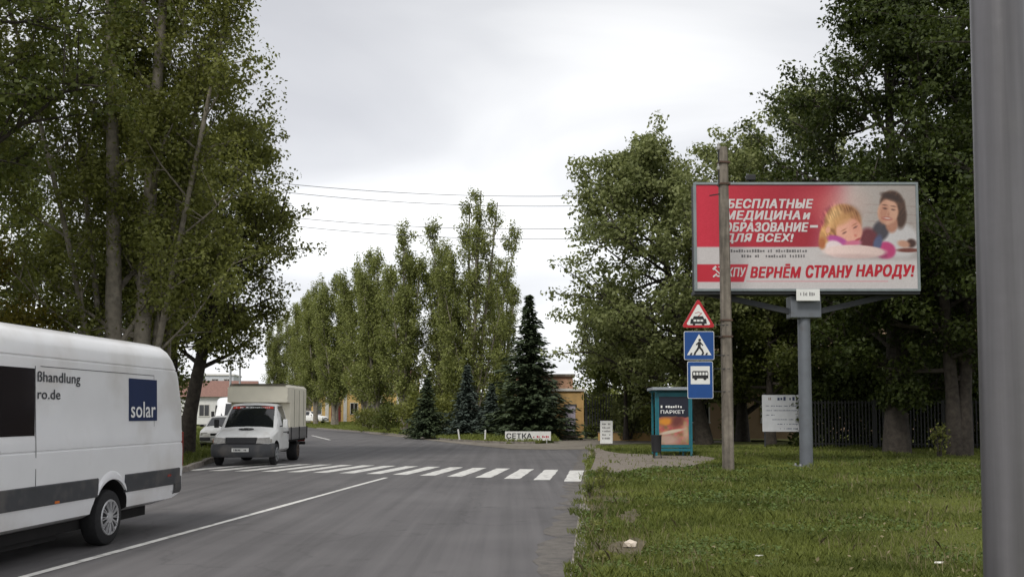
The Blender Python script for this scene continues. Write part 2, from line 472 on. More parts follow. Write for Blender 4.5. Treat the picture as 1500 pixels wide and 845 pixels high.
def mat_soil(name, a, bcol, c, sc=0.6, thr=0.5):
    mt = bpy.data.materials.new(name); mt.use_nodes = True
    n, l = mt.node_tree.nodes, mt.node_tree.links; b = n["Principled BSDF"]; b.inputs["Roughness"].default_value = 0.95; b.inputs["Specular IOR Level"].default_value = 0.15
    tc = n.new("ShaderNodeTexCoord")
    def nz(s, d=6):
        z = n.new("ShaderNodeTexNoise"); z.inputs["Scale"].default_value = s; z.inputs["Detail"].default_value = d; z.inputs["Roughness"].default_value = 0.65
        l.new(tc.outputs["Object"], z.inputs["Vector"]); return z.outputs["Fac"]
    r1 = n.new("ShaderNodeValToRGB"); r1.color_ramp.elements[0].position = 0.35; r1.color_ramp.elements[1].position = 0.65
    r1.color_ramp.elements[0].color = (*a, 1); r1.color_ramp.elements[1].color = (*bcol, 1); l.new(nz(7), r1.inputs[0])
    r2 = n.new("ShaderNodeValToRGB"); r2.color_ramp.elements[0].position = thr; r2.color_ramp.elements[1].position = thr + 0.12
    r2.color_ramp.elements[0].color = (0, 0, 0, 1); r2.color_ramp.elements[1].color = (1, 1, 1, 1); l.new(nz(sc), r2.inputs[0])
    mx = n.new("ShaderNodeMix"); mx.data_type = 'RGBA'; l.new(r2.outputs[0], mx.inputs[0]); l.new(r1.outputs[0], mx.inputs[6]); mx.inputs[7].default_value = (*c, 1)
    l.new(mx.outputs[2], b.inputs["Base Color"])
    bp = n.new("ShaderNodeBump"); bp.inputs["Strength"].default_value = 0.7; bp.inputs["Distance"].default_value = 0.05
    l.new(nz(18), bp.inputs["Height"]); l.new(bp.outputs[0], b.inputs["Normal"])
    return mt

ASPHALT = mat_asphalt()
LAWNM = mat_soil("lawn_soil", (0.085, 0.098, 0.022), (0.12, 0.130, 0.034), (0.15, 0.13, 0.07), 0.5, 0.60)
SOIL = mat_soil("bare_soil", (0.105, 0.09, 0.058), (0.15, 0.128, 0.09), (0.085, 0.085, 0.04), 1.5, 0.5)
DUST = mat_soil("dusty_earth", (0.20, 0.178, 0.15), (0.26, 0.235, 0.20), (0.16, 0.138, 0.11), 0.7, 0.52)
PAVE = mat_soil("worn_pavement", (0.19, 0.165, 0.138), (0.24, 0.21, 0.18), (0.155, 0.13, 0.10), 0.8, 0.55)
PAINT = M("road_paint", (0.66, 0.65, 0.62), rough=0.7, var=0.14, scale=5, dirt=((0.19, 0.18, 0.175), 5.0, 0.50, 0.8))

ground = MB().add([(-900, -120, -0.06), (900, -120, -0.06), (900, 1500, -0.06), (-900, 1500, -0.06)], [(0, 1, 2, 3)]).build("ground", LAWNM, fix=False)
struct(ground)
road_pts = [p for p in RIGHT if p[1] <= 51.3 and p[0] < 9] + [(8, 54), (0, 54), (-2.5, 58), (-6, 66), (-11, 80), (-20, 104), (-28.5, 133), (-46, 180), (-74, 243), (-92, 250)] + list(reversed(LEFT))
road_pts = [(p[0] + (0.10 if i < 56 else 0), p[1]) for i, p in enumerate(road_pts)]
poly_sheet("road", road_pts, 0.0, ASPHALT)

# dusty shoulder where the drive to the yellow house leaves the road
poly_sheet("earth_drive", [(3.6, 44.5), (1.5, 44.3), (0.0, 44.8), (-2.45, 51.5), (-6.15, 63.1), (-11.1, 77.2), (-11.7, 81), (-6.5, 67), (-2.9, 56.4), (-0.4, 52.6), (1.4, 52.4), (2.3, 54), (2.5, 62.2), (12, 62.2), (12, 52.9), (8, 51.8), (5.7, 50.7), (4.4, 48.9), (3.8, 46.4)], 0.012, DUST)
# gravelly gutter along the right edge of the carriageway
def edge_band(name, w0, z, mat, y0, y1, seed):
    rr = random.Random(seed); V = []; ys = np.arange(y0, y1, 0.35)
    for y in ys:
        V.append((road_right(y) + 0.04, y, z)); V.append((road_right(y) - w0 * rr.uniform(0.55, 1.25), y, z))
    F = [(2 * i, 2 * i + 1, 2 * i + 3, 2 * i + 2) for i in range(len(ys) - 1)]
    o = MB().add(V, F).build(name, mat)
    if o.data.polygons[0].normal.z < 0: o.data.flip_normals()
    return struct(o)
GUTTER = mat_soil("gutter_dust", (0.135, 0.125, 0.115), (0.175, 0.162, 0.148), (0.115, 0.108, 0.104), 2.5, 0.5)
edge_band("gutter", 0.42, 0.004, GUTTER, -6, 44.0, 3)

# verges
strip_sheet("verge_right", resample(RIGHT, 0.5), [(0.09, 0.055), (0.35, 0.085), (1.2, LAWN_Z), (6, LAWN_Z), (60, LAWN_Z)], (1, -0.0), LAWNM, 0.006)
far_pts = resample([(1.9, 53.2), (1.2, 52.5), (-0.4, 52.7), (-2.9, 56.5), (-6.5, 67), (-11.6, 80.5), (-20.2, 102.5), (-28.7, 131), (-46, 178), (-74, 242)], 1.2)
def far_dir(p):
    k = min(1.0, max(0.0, (1.9 - p[0]) / 12.0)); return (0.55 * k, 1.0 - 0.165 * k)
strip_sheet("verge_far", far_pts, [(0.0, 0.02), (0.12, 0.13), (1.5, 0.2), (5, 0.32), (60, 0.4), (160, 0.5)], far_dir, LAWNM, 0.012)
strip_sheet("verge_left", resample(LEFT, 1.0), [(-0.14, 0.10), (-1.0, 0.13), (-6, 0.2), (-60, 0.3), (-200, 0.4)], (1, 0), LAWNM, 0.01)

# kerb stones: one mesh shared by all stones
def kerbs(name, pts, top, side, mat, skip=0.0, seed=1):
    rr = random.Random(seed)
    P = resample(pts, 1.0)
    bed = MB()
    for a, b in zip(P[:-1], P[1:]): bed.bar((a.x, a.y, -0.05), (b.x, b.y, -0.05), 0.1, 0.16)
    root = struct(bed.build(name, mat))
    proto = None
    for a, b in zip(P[:-1], P[1:]):
        if rr.random() < skip: continue
        d = (b - a); c = (a + b) / 2 + Vector((side * 0.05, 0, 0))
        if proto is None:
            bm = MB().box((0, 0, 0), (0.15, 0.975, 0.30)).build("kerb_stone", mat, root, bevel=0.014); o = bm; proto = o
        else:
            o = bpy.data.objects.new("kerb_stone", proto.data); link(o, root)
        o.location = (c.x + rr.uniform(-.012, .012), c.y, top - 0.15 + rr.uniform(-.018, .012))
        o.rotation_euler = (rr.uniform(-.012, .012), rr.uniform(-.03, .03), math.atan2(d.y, d.x) - math.pi / 2 + rr.uniform(-.012, .012))
    return root
strip_sheet("earth_edge", [(road_right(y_) + .03 * math.sin(y_ * 1.7), y_) for y_ in np.arange(6, 43, .4)], [(0.13, 0.072), (0.26, 0.088), (0.44, 0.098)], (1, 0), SOIL, 0.008)
kerbs("kerb_right", [p for p in RIGHT if 8 < p[1] < 50.5], 0.05, 1, KERBC, 0.06, 2)
kerbs("kerb_left", [p for p in LEFT if 0 <= p[1] < 90], 0.15, -1, KERBC, 0.02, 3)
kerbs("kerb_far", [(1.2, 52.5), (-0.4, 52.7), (-2.9, 56.5), (-6.5, 67), (-11.6, 80.5), (-20.2, 102.5)], 0.13, 1, KERBC, 0.03, 4)

# bus stop apron on the verge
poly_sheet("bus_stop_pavement", [(2.05, 26.2), (2.35, 29), (2.75, 33), (3.2, 38), (3.45, 42.5), (3.8, 43.2), (3.75, 40), (4.1, 37.5), (5.2, 36.6), (6.7, 35.7), (6.9, 33.6), (6.2, 31.2), (5.4, 29.2), (5.0, 28.2), (3.9, 27.8), (3.2, 26.6), (2.7, 25.3), (2.25, 24.6)], LAWN_Z + 0.016, PAVE)
# trodden bare strip beside the kerb
def blob(cx, cy, rx, ry, rot, seed, n=40):
    q = random.Random(seed); ph = [q.uniform(0, 6.28) for _ in range(5)]; P = []
    for k in range(n):
        a = 2 * math.pi * k / n; f = 1 + .22 * math.sin(2 * a + ph[0]) + .16 * math.sin(3 * a + ph[1]) + .12 * math.sin(7 * a + ph[2]) + .08 * math.sin(13 * a + ph[3]) + q.uniform(-.06, .06)
        x, y = rx * f * math.cos(a), ry * f * math.sin(a); P.append((cx + x * math.cos(rot) - y * math.sin(rot), cy + x * math.sin(rot) + y * math.cos(rot)))
    return P
BARES = [blob(1.32, 11.4, .17, 1.0, -.12, 1), blob(1.72, 14.6, .16, 1.2, -.1, 2), blob(1.95, 18.4, .2, 1.5, -.1, 3), blob(2.35, 23.0, .25, 1.7, -.1, 4), blob(7.6, 27.5, 1.1, .35, 0, 5)]
for i, P in enumerate(BARES): poly_sheet("bare_earth", P, LAWN_Z + 0.010 + .0006 * i, SOIL)

# markings
rr = random.Random(9)
def stripe_poly(x, y, x2, y2, w):
    n = 10; L = []; Rr = []
    for i in range(n + 1):
        t = i / n; cx, cy = x + (x2 - x) * t, y + (y2 - y) * t
        L.append((cx - w / 2 + rr.uniform(-.012, .012), cy)); Rr.append((cx + w / 2 + rr.uniform(-.012, .012), cy))
    return L + list(reversed(Rr))
markings = struct(bpy.data.objects.new("road_markings", None)); COL.objects.link(markings)
for i in range(15):
    nx, ny = 1.45 - 0.72 * i - 0.003 * i * i, 23.9 + 0.52 * i - 0.0145 * i * i
    fx, fy = 1.85 - 0.705 * i, 28.4 + 0.36 * i - 0.006 * i * i
    pts = stripe_poly(nx, ny, fx, fy, 0.40)
    MB().plate(pts, (0, 0, 0.0045), (1, 0, 0), (0, 1, 0), 0.0012).build("crosswalk_stripe", PAINT, markings)
MB().plate(stripe_poly(-6.1, -0.5, -3.2, 25.3, 0.115), (0, 0, 0.0045), (1, 0, 0), (0, 1, 0), 0.0012).build("centre_line", PAINT, markings)
for (a, b) in (((-11.0, 60.0), (-14.4, 71.5)), ((-17.8, 82), (-21.5, 93))):
    MB().plate(stripe_poly(*a, *b, 0.16), (0, 0, 0.0045), (1, 0, 0), (0, 1, 0), 0.0012).build("lane_dash", PAINT, markings)

# ------------------------------------------------------------------ vegetation
LEAF_POPLAR = leaf_mat("poplar_leaves", (0.095, 0.108, 0.026), (0.240, 0.252, 0.072), 0.38)
LEAF_SILVER = leaf_mat("silver_poplar_leaves", (0.108, 0.130, 0.042), (0.285, 0.308, 0.132), 0.38)
LEAF_FARPOP = leaf_mat("far_poplar_leaves", (0.122, 0.142, 0.040), (0.300, 0.325, 0.110), 0.38)
LEAF_MAPLE = leaf_mat("maple_leaves", (0.024, 0.036, 0.008), (0.076, 0.098, 0.022), 0.3)
LEAF_DARK = leaf_mat("dark_broad_leaves", (0.048, 0.064, 0.014), (0.140, 0.158, 0.040), 0.34)
LEAF_YELLOW = leaf_mat("yellow_green_leaves", (0.070, 0.066, 0.010), (0.185, 0.150, 0.024), 0.38)
LEAF_SPRUCE = leaf_mat("spruce_needles", (0.028, 0.042, 0.020), (0.088, 0.114, 0.058), 0.05, 0.6)
LEAF_BLUE = leaf_mat("blue_spruce_needles", (0.036, 0.050, 0.038), (0.115, 0.145, 0.122), 0.05, 0.6)
GRASSM = leaf_mat("grass_blades", (0.066, 0.086, 0.017), (0.205, 0.232, 0.056), 0.25, 0.6)
LEAF_CLOVER = leaf_mat("clover_leaves", (0.050, 0.080, 0.018), (0.130, 0.175, 0.045), 0.2)
DRYM = leaf_mat("dry_stalks", (0.12, 0.10, 0.05), (0.26, 0.22, 0.13), 0.15, 0.8)

def leaf_quads(C, S, rng, up=0.5, asp=0.62, out=None):
    N = len(C)
    n = rng.normal(size=(N, 3)) * (0.62 if out is not None else 1.0); n[:, 2] += up
    if out is not None: n += out * 1.1
    n /= np.linalg.norm(n, axis=1, keepdims=True) + 1e-9
    t = rng.normal(size=(N, 3)); u = np.cross(n, t); u /= np.linalg.norm(u, axis=1, keepdims=True) + 1e-9
    v = np.cross(n, u); s = S[:, None] * 0.5
    V = np.stack([C - u * s, C - v * s * asp + n * s * 0.15, C + u * s, C + v * s * asp + n * s * 0.15], 1).reshape(-1, 3)
    F = np.arange(4 * N).reshape(N, 4)
    return V, F

def env_round(t): return np.sin(np.pi * np.clip(t, 0, 1) ** 0.75) ** 0.65
def env_column(t): return np.clip(1.75 * np.clip(t, 0, 1) ** 0.4 * (1 - np.clip(t, 0, 1)) ** 0.55, 0, 1.1)
def env_spire(t): return np.clip(1.55 * (np.clip(t, 0, 1) + .04) ** 0.35 * (1 - np.clip(t, 0, 1)) ** 0.85, 0.03, 1.1)
def env_vase(t): return np.clip(t + 0.12, 0, 1) ** 0.8 * np.clip(1.25 - t, 0, 1) ** 0.45 * 1.25

def tree_meshes(seed, H, z0, rx, env=env_round, n1=18, n2=7, nleaf=60, size=0.13, trunk_r=0.25, lean=(0, 0), rise=(0.10, 0.32),
                stems=((0, 0, 0, 0),), crad=0.5, flat=0.75, top=0.9, offs=(0, 0), seclen=0.34, off_z=0.4, open_front=0):
    """returns (trunk MB, crown verts, faces, tint). offs moves the crown's axis sideways (leaning trees)"""
    rng = np.random.default_rng(seed); wood = MB(); cl = []; cr = []
    for si, st_ in enumerate(stems):
        (sx, sy, tx, ty) = st_[:4]; HS = H * (st_[4] if len(st_) > 4 else 1.0)
        n = 9; tp = []
        for i in range(n):
            t = i / (n - 1)
            w = 0.12 * math.sin(3.1 * t + seed + si) * t * (H / 14)
            tp.append(Vector((sx + (lean[0] + tx) * t ** 1.2 + w, sy + (lean[1] + ty) * t ** 1.2 + w * 0.6, HS * top * t)))
        r0 = trunk_r / (len(stems) ** 0.4) * (0.34 if abs(tx) + abs(ty) > 2.4 and len(stems) > 4 else 1.0)
        rad = [r0 * (1.35 if i == 0 else 1.0) * (1 - 0.9 * (i / (n - 1)) ** 0.9) + 0.015 for i in range(n)]
        wood.tube(tp, rad, 10, False)
        nb = max(4, n1 // len(stems))
        for b in range(nb):
            t = max(0.04, (z0 / (HS * top)) + (0.97 - z0 / (HS * top)) * ((b + rng.random() * 0.8) / nb))
            f = t * (n - 1); i0 = min(int(f), n - 2); P = tp[i0].lerp(tp[i0 + 1], f - i0)
            az = b * 2.39996 + rng.uniform(-0.4, 0.4) + si * 1.3
            if open_front and math.sin(az) < -.2 and P.z < open_front and abs(sx + tx * t) < 1.6 and rng.random() < .8: continue
            zt = min(P.z + rng.uniform(*rise) * (HS - z0), HS * rng.uniform(0.90, 1.0))
            te = (zt - z0) / (HS - z0)
            rr_ = rx * float(env(te)) * rng.uniform(0.62, 1.05)
            ax = offs[0] * (0.3 + 0.7 * t); ay = offs[1] * (0.3 + 0.7 * t)
            E = Vector((ax + tx * (0.5 if len(st_) < 5 else max(.5, te)) + rr_ * math.cos(az), ay + ty * (0.5 if len(st_) < 5 else max(.5, te)) + rr_ * math.sin(az), zt))
            mid = P.lerp(E, 0.5) + Vector((0, 0, -0.06 * (E - P).length))
            q = [P.lerp(mid, k / 2) if k <= 2 else mid.lerp(E, (k - 2) / 2) for k in range(5)]
            lr = max(0.022, rad[i0] * 0.42)
            wood.tube(q, [lr, lr * .8, lr * .62, lr * .42, 0.012], 6, False)
            d0 = (E - P).normalized(); L = (E - P).length
            for c in (0.62, 0.85, 1.0):
                cl.append(P.lerp(mid, c * 2) if c < .5 else mid.lerp(E, c * 2 - 1)); cr.append(crad * rng.uniform(0.7, 1.15))
            for s in range(n2):
                a = 0.22 + 0.78 * (s + rng.random()) / n2
                Q = P.lerp(mid, a * 2) if a < .5 else mid.lerp(E, a * 2 - 1)
                rd = Vector(rng.normal(size=3)); rd.normalize(); rd.z = rd.z * 0.7 + off_z * 0.5
                dd = (d0 * 0.55 + rd).normalized(); ln = L * seclen * rng.uniform(0.55, 1.25) + 0.25
                Z = Q + dd * ln
                wood.tube([Q, Q + dd * ln * .55 + Vector((0, 0, .03)), Z], [lr * .34 + .006, lr * .2 + .004, 0.006], 4, False)
                for c in (0.45, 0.78, 1.05):
                    cl.append(Q + dd * ln * c); cr.append(crad * rng.uniform(0.55, 1.1))
    cl = np.array([tuple(c) for c in cl]); cr = np.array(cr)
    k = np.maximum(6, (nleaf * (cr / crad) ** 2).astype(int))
    idx = np.repeat(np.arange(len(cl)), k)
    g = rng.normal(size=(len(idx), 3)); g /= np.linalg.norm(g, axis=1, keepdims=True); g *= (rng.random((len(idx), 1)) ** 0.45) * 0.92
    C = cl[idx] + g * np.array([1.0, 1.0, flat]) * cr[idx][:, None]
    keep = C[:, 2] > 0.5; C = C[keep]; idx = idx[keep]; g = g[keep]
    S = size * rng.uniform(0.6, 1.3, len(C))
    V, F = leaf_quads(C, S, rng, 0.45, out=g)
    ctint = rng.uniform(-0.2, 0.2, len(cl))
    T = np.clip(rng.normal(0.45, 0.2, len(C)) + ctint[idx], 0, 1)
    return wood, V, F, T

def plant_tree(name, label, cat, loc, leafm, bark, group=None, rotz=0.0, **kw):
    t = thing(name, label, cat, loc, rotz, group)
    wood, V, F, T = tree_meshes(**kw)
    wood.build("trunk", bark, t, smooth=50, fix=False)
    mesh_np("crown", V, F, leafm, t, tint=T)
    return t

GL, GR, GP = "trees over the left verge", "trees over the right verge", "poplars along the far bend"
# left of the road
plant_tree("poplar_tree", "tall twin-trunked poplar filling the upper left, behind the white van", "tree", (-11.75, 29.2, 0.12), LEAF_POPLAR, BARKPALE, GL, seed=21, H=24, z0=2.8, rx=2.5,
           env=env_spire, n1=190, n2=6, nleaf=70, size=0.13, trunk_r=0.62, rise=(0.05, 0.16), stems=((0, 0, -.5, 0, 1.0), (0.66, 0.1, 1.0, 0.4, .97), (-.1, .2, -3.0, .6, .9), (.7, .3, 2.9, .9, .92), (.3, .5, .2, 3.0, .95), (.8, 0, 4.4, -.8, .96), (-.2, 0, -4.4, -.6, .84)), open_front=12, flat=1.25, crad=0.55, top=0.96)
plant_tree("roadside_tree", "dark leaning tree at the kerb beside the parked truck", "tree", (-12.2, 37.0, 0.12), LEAF_POPLAR, BARKDARK, GL, seed=5, H=13.0, z0=3.0, rx=3.3,
           n1=34, n2=8, nleaf=54, size=0.145, trunk_r=0.30, lean=(2.4, 0), offs=(2.0, 0), rise=(0.02, 0.25), crad=0.58)
plant_tree("roadside_tree", "dark tree with thin upright trunk just left of the leaning one", "tree", (-13.1, 38.5, 0.12), LEAF_DARK, BARKDARK, GL, seed=15, H=12.0, z0=4.0, rx=3.2,
           n1=22, n2=7, nleaf=50, size=0.15, trunk_r=0.22, lean=(-0.3, 0), rise=(0.02, 0.25), crad=0.6)
plant_tree("broadleaf_tree", "dark broadleaf tree at the left edge of the picture", "tree", (-14.6, 23.5, 0.15), LEAF_DARK, BARKDARK, GL, seed=33, H=17.5, z0=6.8, rx=5.0,
           n1=32, n2=9, nleaf=52, size=0.15, trunk_r=0.35, rise=(0.02, 0.28), crad=0.62)
plant_tree("small_tree", "low yellow-green tree showing above the van roof", "tree", (-15.9, 27.6, 0.2), LEAF_YELLOW, BARK, GL, seed=41, H=6.3, z0=1.0, rx=2.9,
           n1=26, n2=8, nleaf=60, size=0.13, trunk_r=0.16, rise=(0.05, 0.3), crad=0.6)
plant_tree("broadleaf_tree", "dark tree behind the twin-trunked poplar", "tree", (-17.0, 44.0, 0.2), LEAF_DARK, BARKDARK, GL, seed=34, H=15, z0=2.2, rx=4.6,
           n1=26, n2=8, nleaf=46, size=0.18, trunk_r=0.3, rise=(0.0, 0.3), crad=0.75)
plant_tree("broadleaf_tree", "dark tree far back behind the yellow-green tree", "tree", (-25.0, 47.0, 0.2), LEAF_DARK, BARKDARK, GL, seed=36, H=16, z0=1.8, rx=5.6,
           n1=28, n2=8, nleaf=46, size=0.2, trunk_r=0.3, rise=(0.0, 0.3), crad=0.85)
# right of the road
plant_tree("maple_tree", "tall dark maple rising behind the right half of the billboard", "tree", (14.4, 37.2, LAWN_Z), LEAF_MAPLE, BARKDARK, GR, seed=51, H=21, z0=2.0, rx=4.5,
           n1=54, n2=9, nleaf=58, size=0.17, trunk_r=0.40, rise=(-0.04, 0.24), crad=0.66)
plant_tree("maple_tree", "dark maple with a forked trunk, right behind the grey lamp post", "tree", (15.9, 35.6, LAWN_Z), LEAF_MAPLE, BARKDARK, GR, seed=52, H=19, z0=2.4, rx=5.2,
           n1=56, n2=9, nleaf=58, size=0.17, trunk_r=0.34, rise=(-0.04, 0.24), crad=0.66, stems=((0, 0, -1.1, 0), (0.25, 0, 1.6, 0.4)))
plant_tree("maple_tree", "dark maple whose crown overhangs the billboard's upper right corner", "tree", (17.2, 28.0, LAWN_Z), LEAF_MAPLE, BARKDARK, GR, seed=53, H=18, z0=3.4, rx=5.9,
           n1=34, n2=9, nleaf=54, size=0.16, trunk_r=0.34, rise=(0.0, 0.25), crad=0.62)
plant_tree("silver_poplar", "broad silver-green tree left of the billboard, over the bus stop", "tree", (9.4, 48.5, LAWN_Z), LEAF_SILVER, BARKDARK, GR, seed=61, H=15.1, z0=1.8, rx=5.1,
           n1=50, n2=9, nleaf=56, size=0.2, trunk_r=0.34, lean=(-3.2, -1.0), offs=(-3.6, -1.0), rise=(-0.05, 0.22), crad=0.70)
plant_tree("silver_poplar", "silver-green tree behind the concrete post and billboard", "tree", (12.3, 53.0, LAWN_Z), LEAF_SILVER, BARKDARK, GR, seed=62, H=17.0, z0=1.2, rx=5.0,
           n1=40, n2=8, nleaf=54, size=0.22, trunk_r=0.3, rise=(0.0, 0.28), crad=0.75)
plant_tree("broadleaf_tree", "green tree showing above the middle of the billboard", "tree", (15.2, 50.5, LAWN_Z), LEAF_SILVER, BARKDARK, GR, seed=63, H=18.8, z0=1.2, rx=4.8,
           n1=30, n2=8, nleaf=48, size=0.2, trunk_r=0.3, rise=(0.0, 0.28), crad=0.75)
plant_tree("broadleaf_tree", "dark tree behind the fence, below the billboard's right end", "tree", (21.0, 46.0, LAWN_Z), LEAF_MAPLE, BARKDARK, GR, seed=64, H=17, z0=1.0, rx=5.8,
           n1=30, n2=8, nleaf=46, size=0.2, trunk_r=0.3, rise=(0.0, 0.28), crad=0.75)

plant_tree("broadleaf_tree", "mid-green tree whose low crown fills the space under the billboard", "tree", (12.4, 47.6, LAWN_Z), LEAF_DARK, BARKDARK, GR, seed=67, H=9.5, z0=1.6, rx=3.6,
           n1=28, n2=8, nleaf=60, size=0.18, trunk_r=0.22, rise=(-0.02, 0.26), crad=0.66)
plant_tree("broadleaf_tree", "dark low tree behind the fence, right of the billboard post", "tree", (17.6, 45.0, LAWN_Z), LEAF_MAPLE, BARKDARK, GR, seed=68, H=10.5, z0=1.0, rx=4.2,
           n1=28, n2=8, nleaf=60, size=0.19, trunk_r=0.22, rise=(-0.02, 0.26), crad=0.7)
# poplars beyond the bend
p1 = plant_tree("poplar_tree", "tall fan-shaped poplar behind the spruces", "tree", (-3.0, 70.5, 0.33), LEAF_FARPOP, BARKPALE, GP, seed=71, H=18.5, z0=1.4, rx=1.35, env=env_spire,
                n1=112, n2=5, nleaf=26, size=0.17, trunk_r=0.40, rise=(0.08, 0.17), stems=((0, 0, -3.1, 0, .86), (0.1, 0, -1.5, .4, .74), (0.1, 0, -.3, .9, .95), (0.2, 0, 0.4, 0.3, 1.0), (0.3, 0, 1.6, -.3, .94), (0.4, 0, 3.2, 0, .83), (0.1, 0.2, .6, -1.6, .80), (0, 0, -2.0, -1.0, .66)), crad=0.42, top=0.94, flat=1.7, seclen=.22)
p2 = plant_tree("poplar_tree", "narrow poplar with a pale bare trunk", "tree", (-8.4, 77, 0.35), LEAF_FARPOP, BARKPALE, GP, seed=72, H=16.4, z0=1.8, rx=1.7, env=env_spire,
                n1=84, n2=5, nleaf=30, size=0.18, trunk_r=0.32, rise=(0.09, 0.19), crad=0.46, top=0.94, flat=1.7, seclen=.24, stems=((0, 0, 0, 0, 1.0), (.1, .1, 1.1, .4, .84), (0, 0, -1.2, -.3, .78), (0, 0, .2, 1.2, .9), (0, 0, .3, -1.4, .70)))
p3 = plant_tree("poplar_tree", "bushy poplar with several tops left of the pale-trunked one", "tree", (-13.6, 92, 0.38), LEAF_FARPOP, BARKPALE, GP, seed=73, H=16.8, z0=1.6, rx=1.8, env=env_spire,
                n1=110, n2=5, nleaf=30, size=0.19, trunk_r=0.34, rise=(0.09, 0.20), stems=((0, 0, -2.3, 0, .84), (0.3, 0, .3, 0.2, 1.0), (.1, 0, 2.4, .3, .90), (0, .2, -.2, -1.6, .82), (0, 0, -1.0, .8, .93), (.1, 0, 1.3, -1.0, .76)), crad=0.48, top=0.94, flat=1.7, seclen=.24)
for (src, x, y, h, rz, lab) in (
        (p2, -11.5, 84, 0.93, 2.0, "poplar squeezed between the pale-trunked and the bushy one"),
        (p2, -5.4, 78, 0.92, 3.0, "slender poplar between the fan-shaped and the pale-trunked one"),
        (p1, -1.0, 80, 0.80, 1.2, "thin poplar half hidden behind the fan-shaped one"),
        (p3, -18.8, 105, 0.98, 1.0, "poplar with dark trunk above the far yellow house"),
        (p2, -22.4, 113, 1.0, 0.6, "poplar in the middle of the receding row"),
        (p3, -25.4, 124, 1.0, 2.4, "third poplar from the far end of the row"),
        (p1, -29.5, 139, 1.0, 0.9, "second poplar from the far end of the row"),
        (p3, -37.5, 160, 1.0, 4.0, "last poplar in the row, above the truck's box")):
    dup(src, (x, y, 0.4), rz, lab, (h * 1.05, h * 1.05, h))

# spruces
def spruce_meshes(seed, H, rb, n_t, size):
    rng = np.random.default_rng(seed); C = []; U = []; W = []; L = []
    wood = MB().tube([(0, 0, 0), (0.03, 0, H * .5), (0, 0, H * .97)], [0.035 * H ** .5 * 1.3, .05, .01], 8, False)
    for k in range(n_t):
        t = (k + 0.3) / n_t; z = H * (0.03 + 0.95 * t); r = rb * (1 - t) ** 1.05 * rng.uniform(0.78, 1.15) + 0.07
        nb = int(8 + 9 * (1 - t))
        for b in range(nb):
            az = 2 * math.pi * (b + rng.random() * .7) / nb + k; rl = r * rng.uniform(0.55, 1.18)
            d = np.array([math.cos(az), math.sin(az), 0]); sd = np.array([-math.sin(az), math.cos(az), 0])
            ns = max(4, int(rl / size * 3.2))
            for s in range(ns):
                a = (s + rng.random()) / ns; droop = -0.42 * rl * a + 0.26 * rl * a * a
                for sg in (-1, 1):
                    sp = size * (0.5 + 0.8 * (1 - a)) * sg
                    C.append(d * rl * a + sd * sp * 0.5 * rng.uniform(.4, 1.1) + np.array([0, 0, z + droop + rng.uniform(-.16, .08)]))
                    dirv = d * 0.75 + sd * sg * 0.6 + np.array([0, 0, rng.uniform(-.35, .12)]); U.append(dirv / np.linalg.norm(dirv)); L.append(size * rng.uniform(.8, 1.5))
    C = np.array(C); U = np.array(U); L = np.array(L)[:, None]
    N = rng.normal(size=C.shape) * 0.5 + np.array([0, 0, 1.0]); V_ = np.cross(N, U); V_ /= np.linalg.norm(V_, axis=1, keepdims=True)
    V = np.stack([C - U * L * .5, C - V_ * L * .20, C + U * L * .55 + np.array([0, 0, -.03]), C + V_ * L * .20], 1).reshape(-1, 3)
    return wood, V, np.arange(len(V)).reshape(-1, 4), np.clip(rng.normal(.4, .25, len(C)), 0, 1)
def spruce(label, loc, H, rb, n_t, size, mat, seed):
    t = thing("spruce_tree", label, "tree", loc, 0, "spruces on the island lawn")
    w, V, F, T = spruce_meshes(seed, H, rb, n_t, size)
    w.build("trunk", BARKDARK, t, smooth=60, fix=False); mesh_np("crown", V, F, mat, t, tint=T)
    return t
spruce("tall dark spruce beside the yellow house", (1.05, 59.6, 0.28), 8.7, 3.2, 36, 0.34, LEAF_SPRUCE, 81)
spruce("leftmost of the small spruces, dark green", (-5.35, 62.5, 0.28), 3.7, 1.6, 18, 0.25, LEAF_SPRUCE, 82)
spruce("blue-grey spruce in the middle of the small ones", (-2.8, 62.0, 0.28), 4.5, 1.75, 19, 0.27, LEAF_BLUE, 83)
spruce("short blue-grey spruce tucked against the tall dark one", (-1.25, 61.0, 0.28), 3.3, 1.3, 16, 0.23, LEAF_BLUE, 84)

# shrubs
def shrub(label, loc, r, h, mat, seed, size=0.16, n=2600, cat="shrub", name="shrub", group="shrubs and hedge bushes"):
    rng = np.random.default_rng(seed); t = thing(name, label, cat, loc, 0, group)
    nc = 26; cen = rng.normal(size=(nc, 3)); cen /= np.linalg.norm(cen, axis=1, keepdims=True); cen *= rng.uniform(.35, 1, (nc, 1)) ** .6
    cen = cen * np.array([r[0], r[1], h * .45]) * .78 + np.array([0, 0, h * .5])
    idx = rng.integers(0, nc, n); C = cen[idx] + rng.normal(size=(n, 3)) * np.array([r[0], r[1], h * .5]) * .2
    C[:, 2] = np.abs(C[:, 2]) + .02
    if name == 'hedge_bush':                                # leafy down to the ground
        q = n * 2 // 5; C[:q, 0] = rng.uniform(-r[0], r[0], q); C[:q, 1] = rng.uniform(-r[1] * .6, r[1] * .6, q); C[:q, 2] = rng.uniform(.03, h * .62, q)
    V, F = leaf_quads(C, size * rng.uniform(.6, 1.3, n), rng, .4)
    mesh_np("crown", V, F, mat, t, tint=np.clip(rng.normal(.45, .22, n), 0, 1))
    st = MB()
    for k in range(5):
        a = k * 1.3; st.tube([(0.05 * math.cos(a), .05 * math.sin(a), 0), (r[0] * .3 * math.cos(a), r[1] * .3 * math.sin(a), h * .4), (r[0] * .5 * math.cos(a), r[1] * .5 * math.sin(a), h * .75)], [.03, .02, .008], 5, False)
    st.build("stem", BARKDARK, t, fix=False)
    return t
